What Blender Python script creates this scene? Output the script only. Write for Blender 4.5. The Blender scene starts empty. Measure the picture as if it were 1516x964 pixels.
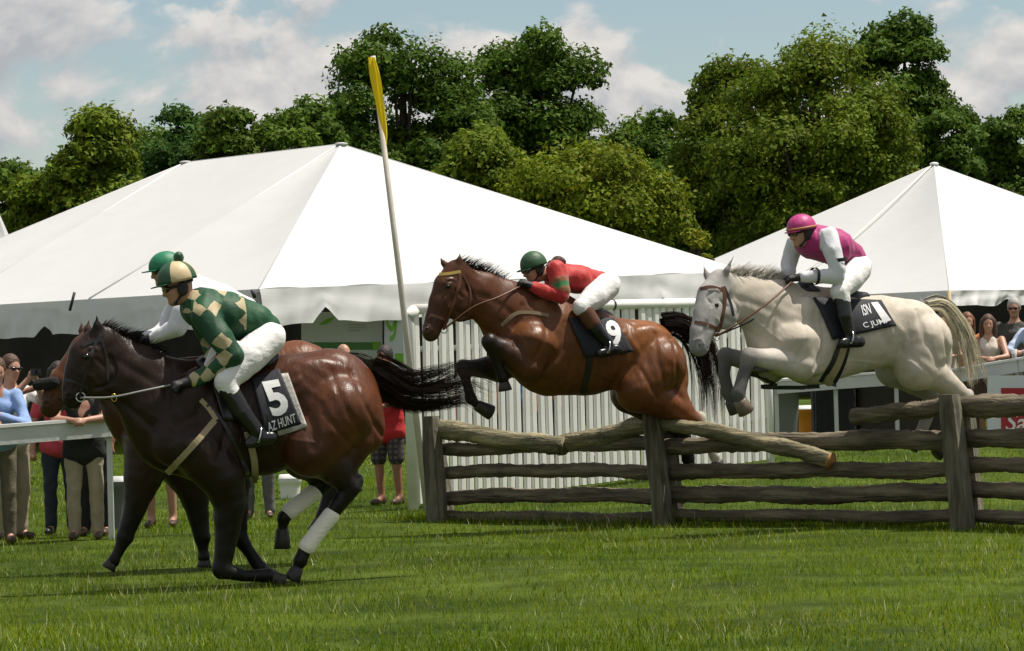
import bpy, bmesh, math, random
import numpy as np
from mathutils import Vector, Matrix

sc = bpy.context.scene
C = sc.collection
rng = np.random.default_rng(7)
random.seed(7)

# ------------------------------------------------------------------ camera
FPX, CX, CY = 5000.0, 758.0, 482.0
CAMZ = 1.5
PITCH = math.atan(63 / FPX)
ROLL = math.radians(1.5)
Fv = Vector((0, math.cos(PITCH), math.sin(PITCH)))
U0 = Vector((0, -math.sin(PITCH), math.cos(PITCH)))
R0 = Vector((1, 0, 0))
Rv = R0 * math.cos(ROLL) - U0 * math.sin(ROLL)
Uv = U0 * math.cos(ROLL) + R0 * math.sin(ROLL)
CAM = Vector((0, 0, CAMZ))
cd = bpy.data.cameras.new('camera')
cam = bpy.data.objects.new('camera', cd)
C.objects.link(cam)
M = Matrix((Rv, Uv, -Fv)).transposed().to_4x4()
M.translation = CAM
cam.matrix_world = M
cd.sensor_width = 36
cd.lens = FPX / 1516 * 36
cd.clip_start = 0.5
cd.clip_end = 3000
sc.camera = cam

# ------------------------------------------------------------------ light
SUN_AZ = math.radians(6)      # measured from +X towards +Y
SUN_EL = math.radians(67)
w = bpy.data.worlds.new('World')
sc.world = w
w.use_nodes = True
nt = w.node_tree
nt.nodes.clear()
N = nt.nodes.new
L = nt.links.new
out = N('ShaderNodeOutputWorld')
bg = N('ShaderNodeBackground')
sky = N('ShaderNodeTexSky')
sky.sky_type = 'NISHITA'
sky.sun_disc = False
sky.sun_elevation = SUN_EL
sky.sun_rotation = math.pi / 2 - SUN_AZ
sky.air_density = 1.1
sky.dust_density = 0.3
SKY_STR = 0.075
bg.inputs[1].default_value = SKY_STR
# cumulus: the same cloud field all round the sky; each puff is lit from above
tc = N('ShaderNodeTexCoord')
def cloud_density(dz):
    mp = N('ShaderNodeMapping')
    mp.inputs['Scale'].default_value = (15, 15, 22)
    mp.inputs['Location'].default_value = (2.1, 3.3, 0.15 + dz)
    L(tc.outputs['Generated'], mp.inputs[0])
    n1 = N('ShaderNodeTexNoise'); n1.inputs['Scale'].default_value = 1.0; n1.inputs['Detail'].default_value = 6; n1.inputs['Roughness'].default_value = 0.54; n1.inputs['Distortion'].default_value = 0.35
    L(mp.outputs[0], n1.inputs['Vector'])
    return n1
D0 = cloud_density(0.0); D1 = cloud_density(0.14)
r1 = N('ShaderNodeMapRange'); r1.interpolation_type = 'SMOOTHSTEP'
r1.inputs[1].default_value = 0.415; r1.inputs[2].default_value = 0.485
L(D0.outputs[0], r1.inputs[0])
df = N('ShaderNodeMath'); df.operation = 'SUBTRACT'; L(D0.outputs[0], df.inputs[0]); L(D1.outputs[0], df.inputs[1])
r2 = N('ShaderNodeMapRange'); r2.inputs[1].default_value = -0.06; r2.inputs[2].default_value = 0.09
L(df.outputs[0], r2.inputs[0])
CLOUD_A = (4.9, 5.1, 5.4, 1)
CLOUD_B = (8.3, 8.0, 7.6, 1)
cm = N('ShaderNodeMix'); cm.data_type = 'RGBA'
cm.inputs[6].default_value = CLOUD_A
cm.inputs[7].default_value = CLOUD_B
mx = N('ShaderNodeMix'); mx.data_type = 'RGBA'
L(r2.outputs[0], cm.inputs[0])
L(r1.outputs[0], mx.inputs[0]); L(sky.outputs[0], mx.inputs[6]); L(cm.outputs[2], mx.inputs[7])
L(mx.outputs[2], bg.inputs[0]); L(bg.outputs[0], out.inputs[0])

sd = bpy.data.lights.new('sun', 'SUN')
sd.energy = 4.9
sd.angle = math.radians(0.5)
sd.color = (1.0, 0.94, 0.84)
so = bpy.data.objects.new('sun', sd)
C.objects.link(so)
sundir = Vector((math.cos(SUN_EL) * math.cos(SUN_AZ), math.cos(SUN_EL) * math.sin(SUN_AZ), math.sin(SUN_EL)))
so.rotation_euler = sundir.to_track_quat('Z', 'Y').to_euler()
so.location = (20, 10, 40)
sc.view_settings.view_transform = 'Standard'
sc.view_settings.look = 'None'
sc.view_settings.gamma = 1
sc.view_settings.exposure = 0.30
sc.view_settings.use_curve_mapping = False
sc.cycles.max_bounces = 6
sc.cycles.transparent_max_bounces = 8

# ------------------------------------------------------------------ helpers
def ray(px, py):
    return Fv + Rv * ((px - CX) / FPX) + Uv * ((CY - py) / FPX)

def at(px, py, Y):
    d = ray(px, py)
    return CAM + d * (Y / d.y)

def sstep(a, b, x):
    t = np.clip((x - a) / (b - a), 0, 1)
    return t * t * (3 - 2 * t)

def gz(x, y):
    x = np.asarray(x, float); y = np.asarray(y, float)
    z = 0.42 * sstep(30, 43, y) * sstep(-1.5, 4.0, x)
    z = z + 0.025 * np.sin(x * 0.9 + 1.3) * np.sin(y * 0.55) * sstep(12, 20, y)
    return z

def gzf(x, y):
    return float(gz(x, y))

def on_ground(px, Y):
    """ground point below pixel column px at depth Y"""
    p = at(px, 600, Y)
    for _ in range(3):
        z = gzf(p.x, Y)
        d = ray(px, 600)
        u = (px - CX) / FPX
        # correct for roll: find v so that the point is on the ground
        v = ((z - CAMZ) / Y - math.sin(PITCH) + u * math.sin(ROLL)) / math.cos(ROLL)
        p = CAM + (Fv + Rv * u + Uv * v) * (Y / (Fv + Rv * u + Uv * v).y)
    p.z = gzf(p.x, Y)
    return p

def tag(o, label, cat, group=None, kind=None):
    o['label'] = label
    if cat: o['category'] = cat
    if group: o['group'] = group
    if kind: o['kind'] = kind
    return o

def empty(name, loc=(0, 0, 0), rz=0.0):
    o = bpy.data.objects.new(name, None)
    o.empty_display_size = 0.2
    o.location = loc
    o.rotation_euler = (0, 0, rz)
    C.objects.link(o)
    return o

def lin(c):
    return tuple(((v + 0.055) / 1.055) ** 2.4 if v > 0.04045 else v / 12.92 for v in c)

MATS = {}
def mat(name, col=(0.5, 0.5, 0.5), rough=0.6, noise=0.0, nscale=8.0, bump=0.0, bscale=60.0, attr=False,
        spec=0.5, metal=0.0, sheen=0.0, coat=0.0, translucent=0.0, stretch=None, dist=0.02, col2=None, rotz=0.0):
    if name in MATS: return MATS[name]
    m = bpy.data.materials.new(name)
    m.use_nodes = True
    t = m.node_tree
    b = t.nodes['Principled BSDF']
    b.inputs['Roughness'].default_value = rough
    b.inputs['Metallic'].default_value = metal
    b.inputs['Specular IOR Level'].default_value = spec
    b.inputs['Sheen Weight'].default_value = sheen
    b.inputs['Coat Weight'].default_value = coat
    b.inputs['Base Color'].default_value = (*col, 1)
    src = None
    if attr:
        a = t.nodes.new('ShaderNodeAttribute'); a.attribute_name = 'Col'
        src = a.outputs['Color']
    tcn = t.nodes.new('ShaderNodeTexCoord')
    mpn = t.nodes.new('ShaderNodeMapping')
    if stretch: mpn.inputs['Scale'].default_value = stretch
    mpn.vector_type = 'TEXTURE' if rotz else 'POINT'
    if rotz:
        mpn.inputs['Rotation'].default_value = (0, 0, rotz); mpn.inputs['Scale'].default_value = tuple(1 / v for v in (stretch or (1, 1, 1)))
    t.links.new(tcn.outputs['Object'], mpn.inputs[0])
    if noise > 0 or col2:
        nz = t.nodes.new('ShaderNodeTexNoise')
        nz.inputs['Scale'].default_value = nscale
        nz.inputs['Detail'].default_value = 5
        nz.inputs['Roughness'].default_value = 0.6
        t.links.new(mpn.outputs[0], nz.inputs['Vector'])
        if col2:
            rp = t.nodes.new('ShaderNodeValToRGB')
            rp.color_ramp.elements[0].position = 0.35; rp.color_ramp.elements[1].position = 0.65
            rp.color_ramp.elements[0].color = (*col, 1); rp.color_ramp.elements[1].color = (*col2, 1)
            t.links.new(nz.outputs[0], rp.inputs[0])
            src = rp.outputs[0]
        if noise > 0:
            mr = t.nodes.new('ShaderNodeMapRange')
            mr.inputs[1].default_value = 0.25; mr.inputs[2].default_value = 0.75
            mr.inputs[3].default_value = 1 - noise; mr.inputs[4].default_value = 1 + noise
            t.links.new(nz.outputs[0], mr.inputs[0])
            vm = t.nodes.new('ShaderNodeVectorMath'); vm.operation = 'SCALE'
            if src is not None: t.links.new(src, vm.inputs[0])
            else: vm.inputs[0].default_value = col
            t.links.new(mr.outputs[0], vm.inputs['Scale'])
            src = vm.outputs[0]
    if src is not None: t.links.new(src, b.inputs['Base Color'])
    if bump > 0:
        nb = t.nodes.new('ShaderNodeTexNoise')
        nb.inputs['Scale'].default_value = bscale
        nb.inputs['Detail'].default_value = 4
        t.links.new(mpn.outputs[0], nb.inputs['Vector'])
        bp = t.nodes.new('ShaderNodeBump')
        bp.inputs['Strength'].default_value = bump
        bp.inputs['Distance'].default_value = dist
        t.links.new(nb.outputs[0], bp.inputs['Height'])
        t.links.new(bp.outputs[0], b.inputs['Normal'])
    if translucent > 0:
        tr = t.nodes.new('ShaderNodeBsdfTranslucent')
        if src is not None: t.links.new(src, tr.inputs[0])
        else: tr.inputs[0].default_value = (*col, 1)
        ms = t.nodes.new('ShaderNodeMixShader'); ms.inputs[0].default_value = translucent
        t.links.new(b.outputs[0], ms.inputs[1]); t.links.new(tr.outputs[0], ms.inputs[2])
        t.links.new(ms.outputs[0], t.nodes['Material Output'].inputs[0])
    MATS[name] = m
    return m

def mk(name, V, F, mats, parent=None, smooth=True, cols=None, fmat=None):
    """V (n,3) array, F list of arrays of equal-length index rows (or list of tuples)"""
    me = bpy.data.meshes.new(name)
    V = np.asarray(V, np.float32)
    if isinstance(F, np.ndarray): F = [F]
    if F and isinstance(F[0], (tuple, list)):
        me.from_pydata([tuple(v) for v in V.tolist()], [], [tuple(f) for f in F])
        npoly = len(F)
    else:
        me.vertices.add(len(V)); me.vertices.foreach_set('co', V.ravel())
        nl = sum(f.size for f in F); npoly = sum(len(f) for f in F)
        me.loops.add(nl); me.polygons.add(npoly)
        me.loops.foreach_set('vertex_index', np.concatenate([f.ravel() for f in F]).astype(np.int32))
        st = []; off = 0
        for f in F:
            st.append(off + np.arange(len(f)) * f.shape[1]); off += f.size
        me.polygons.foreach_set('loop_start', np.concatenate(st).astype(np.int32))
    me.update(calc_edges=True)
    if smooth: me.polygons.foreach_set('use_smooth', np.ones(npoly, bool))
    if not isinstance(mats, (list, tuple)): mats = [mats]
    for m in mats: me.materials.append(m)
    if fmat is not None: me.polygons.foreach_set('material_index', np.asarray(fmat, np.int32))
    if cols is not None:
        ca = me.color_attributes.new('Col', 'FLOAT_COLOR', 'POINT')
        c4 = np.ones((len(V), 4), np.float32); c4[:, :3] = cols
        ca.data.foreach_set('color', c4.ravel())
    me.validate()
    o = bpy.data.objects.new(name, me)
    C.objects.link(o)
    if parent: o.parent = parent
    return o

class MB:
    """simple mesh collector"""
    def __init__(s): s.v = []; s.f = []; s.m = []
    def add(s, vs, fs, m=0):
        o = len(s.v); s.v += [tuple(v) for v in vs]
        for f in fs: s.f.append(tuple(i + o for i in f)); s.m.append(m)
    def box(s, c, d, rz=0, m=0, mtx=None):
        vs = []
        for x in (-.5, .5):
            for y in (-.5, .5):
                for z in (-.5, .5):
                    p = Vector((x * d[0], y * d[1], z * d[2]))
                    if mtx: p = mtx @ p
                    elif rz: p = Matrix.Rotation(rz, 3, 'Z') @ p
                    vs.append(p + Vector(c))
        s.add(vs, [(0, 1, 3, 2), (4, 6, 7, 5), (0, 4, 5, 1), (2, 3, 7, 6), (0, 2, 6, 4), (1, 5, 7, 3)], m)
    def tube(s, pts, rad, n=8, m=0, cap=True, flat=1.0, jit=0.0, up=Vector((0, 0, 1))):
        pts = [Vector(p) for p in pts]
        k = len(pts)
        if not isinstance(rad, (list, tuple)): rad = [rad] * k
        vs = []
        for i, p in enumerate(pts):
            t = (pts[min(i + 1, k - 1)] - pts[max(i - 1, 0)]).normalized()
            a = up if abs(t.dot(up)) < 0.95 else Vector((1, 0, 0))
            b1 = t.cross(a).normalized(); b2 = b1.cross(t).normalized()
            for j in range(n):
                q = 2 * math.pi * j / n
                r = rad[i] * (1 + (random.uniform(-jit, jit) if jit else 0))
                vs.append(p + b1 * (math.cos(q) * r * flat) + b2 * (math.sin(q) * r))
        fs = []
        for i in range(k - 1):
            for j in range(n):
                a = i * n + j; b = i * n + (j + 1) % n
                fs.append((a, b, b + n, a + n))
        if cap:
            fs.append(tuple(range(n - 1, -1, -1))); fs.append(tuple(range((k - 1) * n, k * n)))
        s.add(vs, fs, m)
    def ellipsoid(s, c, r, n=12, k=8, m=0, mtx=None, t0=0.0, t1=math.pi):
        vs = []
        for i in range(k + 1):
            th = t0 + (t1 - t0) * i / k
            for j in range(n):
                ph = 2 * math.pi * j / n
                p = Vector((r[0] * math.sin(th) * math.cos(ph), r[1] * math.sin(th) * math.sin(ph), r[2] * math.cos(th)))
                if mtx: p = mtx @ p
                vs.append(p + Vector(c))
        fs = []
        for i in range(k):
            for j in range(n):
                a = i * n + j; b = i * n + (j + 1) % n
                fs.append((a, a + n, b + n, b))
        s.add(vs, fs, m)
    def build(s, name, mats, parent=None, smooth=True):
        return mk(name, np.array(s.v), s.f, mats, parent, smooth, fmat=s.m)

def spline(pts, n):
    """catmull-rom through pts (k,d) -> n samples"""
    P = np.asarray(pts, float)
    if len(P) == 2: 
        t = np.linspace(0, 1, n)[:, None]; return P[0] * (1 - t) + P[1] * t
    Q = np.vstack([2 * P[0] - P[1], P, 2 * P[-1] - P[-2]])
    k = len(P) - 1
    u = np.linspace(0, k - 1e-9, n)
    i = u.astype(int); t = (u - i)[:, None]
    p0, p1, p2, p3 = Q[i], Q[i + 1], Q[i + 2], Q[i + 3]
    return 0.5 * (2 * p1 + (p2 - p0) * t + (2 * p0 - 5 * p1 + 4 * p2 - p3) * t ** 2 + (3 * p1 - p0 - 3 * p2 + p3) * t ** 3)

# ------------------------------------------------------------------ implicit bodies
class Sdf:
    def __init__(s): s.p = []
    def cone(s, a, b, ra, rb, w=1.0, k=0.04, col=(0.5, .5, .5), sub=False):
        s.p.append(dict(t=0, a=np.array(a, float), b=np.array(b, float), ra=ra, rb=rb, w=w, k=k, col=col, sub=sub))
    def ell(s, c, r, ang=0.0, k=0.04, col=(0.5, .5, .5), sub=False, yaw=0.0):
        s.p.append(dict(t=1, c=np.array(c, float), r=np.array(r, float), ang=ang, yaw=yaw, k=k, col=col, sub=sub))
    def chain(s, nodes, w=1.0, k=0.04, col=(0.5, .5, .5)):
        """nodes: (point, r) list; col may be list per segment"""
        segs = []
        for i in range(len(nodes) - 1):
            c = col[i] if isinstance(col, list) else col
            ww = w[i] if isinstance(w, (list, tuple)) else w
            segs.append(dict(t=0, a=np.array(nodes[i][0], float), b=np.array(nodes[i + 1][0], float), ra=nodes[i][1], rb=nodes[i + 1][1], w=ww, k=k, col=c, sub=False))
        s.p.append(dict(t=2, segs=segs, k=k, sub=False))
    @staticmethod
    def d(p, X, Y, Z):
        if p['t'] == 2:
            r = None
            for q in p['segs']:
                e = Sdf.d(q, X, Y, Z)
                if r is None: r = e
                else:
                    h = np.maximum(.008 - np.abs(r - e), 0) / .008
                    r = np.minimum(r, e) - h * h * .002
            return r
        if p['t'] == 0:
            a = p['a']; ba = p['b'] - a; w = p['w']
            by = ba[1] / w
            qx = X - a[0]; qy = (Y - a[1]) / w; qz = Z - a[2]
            bb = ba[0] ** 2 + by ** 2 + ba[2] ** 2 + 1e-9
            h = np.clip((qx * ba[0] + qy * by + qz * ba[2]) / bb, 0, 1)
            return (np.sqrt((qx - h * ba[0]) ** 2 + (qy - h * by) ** 2 + (qz - h * ba[2]) ** 2) - (p['ra'] + (p['rb'] - p['ra']) * h)) * min(1.0, w)
        c = p['c']; r = p['r']; ca, sa = math.cos(p['ang']), math.sin(p['ang'])
        x = X - c[0]; y = Y - c[1]; z = Z - c[2]
        if p['yaw']:
            cy, sy = math.cos(p['yaw']), math.sin(p['yaw'])
            x, y = x * cy + y * sy, -x * sy + y * cy
        x, z = x * ca + z * sa, -x * sa + z * ca
        k0 = np.sqrt((x / r[0]) ** 2 + (y / r[1]) ** 2 + (z / r[2]) ** 2)
        k1 = np.sqrt((x / r[0] ** 2) ** 2 + (y / r[1] ** 2) ** 2 + (z / r[2] ** 2) ** 2) + 1e-9
        return k0 * (k0 - 1) / k1
    def bounds(s, p):
        if p['t'] == 2:
            b = [s.bounds(q) for q in p['segs']]
            return np.min([x[0] for x in b], 0), np.max([x[1] for x in b], 0)
        if p['t'] == 0:
            R = max(p['ra'], p['rb']) * max(1, p['w'])
            return np.minimum(p['a'], p['b']) - R, np.maximum(p['a'], p['b']) + R
        R = p['r'].max()
        return p['c'] - R, p['c'] + R
    def mesh(s, h=0.012, keep=False):
        bs = [s.bounds(p) for p in s.p if not p['sub']]
        lo = np.min([b[0] for b in bs], 0) - 3 * h
        hi = np.max([b[1] for b in bs], 0) + 3 * h
        n = np.ceil((hi - lo) / h).astype(int) + 1
        ax = [(lo[i] + h * np.arange(n[i])).astype(np.float32) for i in range(3)]
        V = np.full(n, 0.5, np.float32)
        for p in s.p:
            b0, b1 = s.bounds(p)
            m = p['k'] + 0.03
            i0 = np.maximum(np.floor((b0 - m - lo) / h).astype(int), 0)
            i1 = np.minimum(np.ceil((b1 + m - lo) / h).astype(int) + 1, n)
            if (i1 <= i0).any(): continue
            sl = tuple(slice(i0[i], i1[i]) for i in range(3))
            X = ax[0][sl[0]][:, None, None]; Y = ax[1][sl[1]][None, :, None]; Z = ax[2][sl[2]][None, None, :]
            d = s.d(p, X, Y, Z).astype(np.float32)
            a = V[sl]; k = p['k']
            if p['sub']:
                dd = -d
                hh = np.maximum(k - np.abs(a - dd), 0) / k
                V[sl] = np.maximum(a, dd) + hh * hh * k * 0.25
            else:
                hh = np.maximum(k - np.abs(a - d), 0) / k
                V[sl] = np.minimum(a, d) - hh * hh * k * 0.25
        vv, ff = surfnet(V)
        vv = vv * h + lo
        if keep: s.V, s.lo, s.h = V, lo, h
        return vv, ff
    def colors(s, vv, soft=0.012):
        W = np.zeros(len(vv)); A = np.zeros((len(vv), 3))
        ps = []
        for p in s.p:
            if p['sub']: continue
            ps += p['segs'] if p['t'] == 2 else [p]
        D = np.stack([s.d(p, vv[:, 0], vv[:, 1], vv[:, 2]) for p in ps])
        D = D - D.min(0)
        E = np.exp(-D / soft)
        cols = np.array([p['col'] for p in ps])
        return (E.T @ cols) / E.sum(0)[:, None]
    def ymax(s):
        """surface height towards +y for each (x,z) column"""
        V = s.V; ny = V.shape[1]
        ins = V < 0
        anyv = ins.any(1)
        j = ny - 1 - np.argmax(ins[:, ::-1, :], axis=1)
        j = np.clip(j, 0, ny - 2)
        I, K = np.indices(j.shape)
        a = V[I, j, K]; b = V[I, j + 1, K]
        y = s.lo[1] + (j + a / (a - b + 1e-9)) * s.h
        y[~anyv] = np.nan
        for _ in range(14):
            nanm = np.isnan(y)
            if not nanm.any(): break
            acc = np.zeros_like(y); cnt = np.zeros_like(y)
            for dx, dz in ((1, 0), (-1, 0), (0, 1), (0, -1)):
                r = np.roll(y, (dx, dz), (0, 1)); ok = ~np.isnan(r)
                acc[ok] += r[ok]; cnt[ok] += 1
            fill = nanm & (cnt > 0)
            y[fill] = acc[fill] / cnt[fill] - 0.004
        y[np.isnan(y)] = 0
        s.Y = y
    def side(s, x, z):
        fx = np.clip((np.asarray(x) - s.lo[0]) / s.h, 0, s.Y.shape[0] - 1.001)
        fz = np.clip((np.asarray(z) - s.lo[2]) / s.h, 0, s.Y.shape[1] - 1.001)
        i = fx.astype(int); k = fz.astype(int); u = fx - i; v = fz - k
        Y = s.Y
        return (Y[i, k] * (1 - u) + Y[i + 1, k] * u) * (1 - v) + (Y[i, k + 1] * (1 - u) + Y[i + 1, k + 1] * u) * v

def surfnet(V):
    S = V < 0
    nx, ny, nz = V.shape
    cnt = np.zeros((nx - 1, ny - 1, nz - 1), np.int8)
    for a in (0, 1):
        for b in (0, 1):
            for c in (0, 1):
                cnt += S[a:nx - 1 + a, b:ny - 1 + b, c:nz - 1 + c]
    act = (cnt > 0) & (cnt < 8)
    I = np.argwhere(act)
    ids = np.full(act.shape, -1, np.int32)
    ids[act] = np.arange(len(I))
    corner = {}
    for a in (0, 1):
        for b in (0, 1):
            for c in (0, 1):
                corner[(a, b, c)] = V[I[:, 0] + a, I[:, 1] + b, I[:, 2] + c]
    pos = np.zeros((len(I), 3)); num = np.zeros(len(I))
    cs = list(corner)
    for c0 in cs:
        for axis in range(3):
            if c0[axis] == 0:
                c1 = list(c0); c1[axis] = 1; c1 = tuple(c1)
                v0 = corner[c0]; v1 = corner[c1]
                x = (v0 < 0) != (v1 < 0)
                t = v0[x] / (v0[x] - v1[x])
                q = np.tile(np.array(c0, float), (x.sum(), 1)); q[:, axis] += t
                pos[x] += q; num[x] += 1
    verts = I + pos / num[:, None]
    faces = []
    for axis in range(3):
        sl0 = [slice(None)] * 3; sl1 = [slice(None)] * 3
        sl0[axis] = slice(0, -1); sl1[axis] = slice(1, None)
        a = S[tuple(sl0)]; b = S[tuple(sl1)]
        E = np.argwhere(a != b)
        o1, o2 = [(1, 2), (2, 0), (0, 1)][axis]
        ok = (E[:, o1] > 0) & (E[:, o2] > 0) & (E[:, o1] < V.shape[o1] - 1) & (E[:, o2] < V.shape[o2] - 1)
        E = E[ok]
        flip = a[tuple(E.T)]
        q = []
        for d1, d2 in ((-1, -1), (0, -1), (0, 0), (-1, 0)):
            e = E.copy(); e[:, o1] += d1; e[:, o2] += d2
            q.append(ids[tuple(e.T)])
        q = np.stack(q, 1)
        q[~flip] = q[~flip][:, ::-1]
        faces.append(q)
    return verts, np.concatenate(faces)

def vnormals(vv, ff):
    a = vv[ff[:, 2]] - vv[ff[:, 0]]; b = vv[ff[:, 3]] - vv[ff[:, 1]]
    n = np.cross(a, b); N_ = np.zeros_like(vv)
    for i in range(4):
        for k in range(3): N_[:, k] += np.bincount(ff[:, i], n[:, k], len(vv))
    return N_ / (np.linalg.norm(N_, axis=1)[:, None] + 1e-12)

def folds(amp, freq=1.0, seed=0, dirw=(1, 1, 1)):
    """cloth creases: warped ridged waves pushed along the normal"""
    def f(vv, nn):
        r = np.random.default_rng(abs(int(seed))); d = np.zeros(len(vv))
        P = vv * np.array(dirw)
        for i in range(6):
            k = r.normal(size=3); k /= np.linalg.norm(k); k2 = r.normal(size=3); k2 /= np.linalg.norm(k2)
            fr_ = freq * r.uniform(35, 95)
            ph = P @ k * fr_ + 2.2 * np.sin(P @ k2 * fr_ * .35 + r.uniform(0, 6)) + r.uniform(0, 6)
            m = .5 + .5 * np.sin(P @ r.normal(size=3) * 11 + r.uniform(0, 6))
            d += (1 - 2 * np.abs(np.sin(ph * .5))) * m / 3
        return vv + nn * (d * amp)[:, None]
    return f

def sdf_obj(name, s, mats, parent, h=0.012, off=None, attr=False, keep=False, relax=2, soft=0.012, shade=None, sculpt=None):
    vv, ff = s.mesh(h, keep)
    # light relaxation for a clean surface
    for _ in range(relax):
        acc = np.zeros_like(vv); c = np.zeros(len(vv))
        for i in range(4):
            a = ff[:, i]; b = ff[:, (i + 1) % 4]
            for k in range(3):
                acc[:, k] += np.bincount(a, vv[b, k], len(vv)) + np.bincount(b, vv[a, k], len(vv))
            c += np.bincount(a, minlength=len(vv)) + np.bincount(b, minlength=len(vv))
        vv = 0.5 * vv + 0.5 * acc / np.maximum(c, 1)[:, None]
    cols = s.colors(vv, soft) if attr else None
    if sculpt is not None: vv = sculpt(vv, vnormals(vv, ff))
    if shade is not None and cols is not None: cols = shade(vv, cols)
    if off is not None: vv = vv - np.asarray(off)
    return mk(name, vv, ff, mats, parent, True, cols)

class Frame:
    """a thing's own frame, x forward, y to its left; P(px,py,y) puts a photo point on the plane y"""
    def __init__(s, px, d, deg):
        s.psi = math.radians(180 + deg)
        p = at(px, 600, d)
        s.O = Vector((p.x, d, 0)); s.O.z = 0.0
        s.f = Vector((math.cos(s.psi), math.sin(s.psi), 0))
        s.l = Vector((-s.f.y, s.f.x, 0))
        s.sc = d / FPX
    def P(s, px, py, y=0.0):
        d = ray(px, py)
        t = (y - (CAM - s.O).dot(s.l)) / d.dot(s.l)
        q = CAM + d * t - s.O
        return np.array((q.dot(s.f), y, q.z))
    def N(s, *nodes):
        """nodes (px,py,rpx[,y]) -> [(point, r)]"""
        return [(s.P(n[0], n[1], n[3] if len(n) > 3 else 0.0), n[2] * s.sc) for n in nodes]
    def root(s, name, z=0.0):
        return empty(name, (s.O.x, s.O.y, s.O.z + z), s.psi)
# ================================================================== SETTING
# ---- ground
def build_ground():
    ys = np.concatenate([np.linspace(-30, 12, 8), np.linspace(13, 60, 95), np.linspace(63, 140, 20), [180, 260, 400, 700, 1200, 2000]])
    xs = np.concatenate([[-1500, -700, -350, -180, -100, -60, -40], np.linspace(-28, 28, 90), [40, 60, 100, 180, 350, 700, 1500]])
    X, Y = np.meshgrid(xs, ys, indexing='ij')
    Z = gz(X, Y)
    V = np.stack([X, Y, Z], -1).reshape(-1, 3)
    i, j = np.meshgrid(np.arange(len(xs) - 1), np.arange(len(ys) - 1), indexing='ij')
    a = (i * len(ys) + j).ravel(); n = len(ys)
    F = np.stack([a, a + n, a + n + 1, a + 1], 1)
    m = mat('turf_soil', (0.030, 0.055, 0.005), 0.9, noise=0.5, nscale=0.9, bump=0.6, bscale=9, dist=0.05, spec=0.1, col2=(0.055, 0.080, 0.008))
    o = mk('ground', V, F, m)
    o['kind'] = 'structure'; o['label'] = 'green mown turf of the race course'
build_ground()

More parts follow.
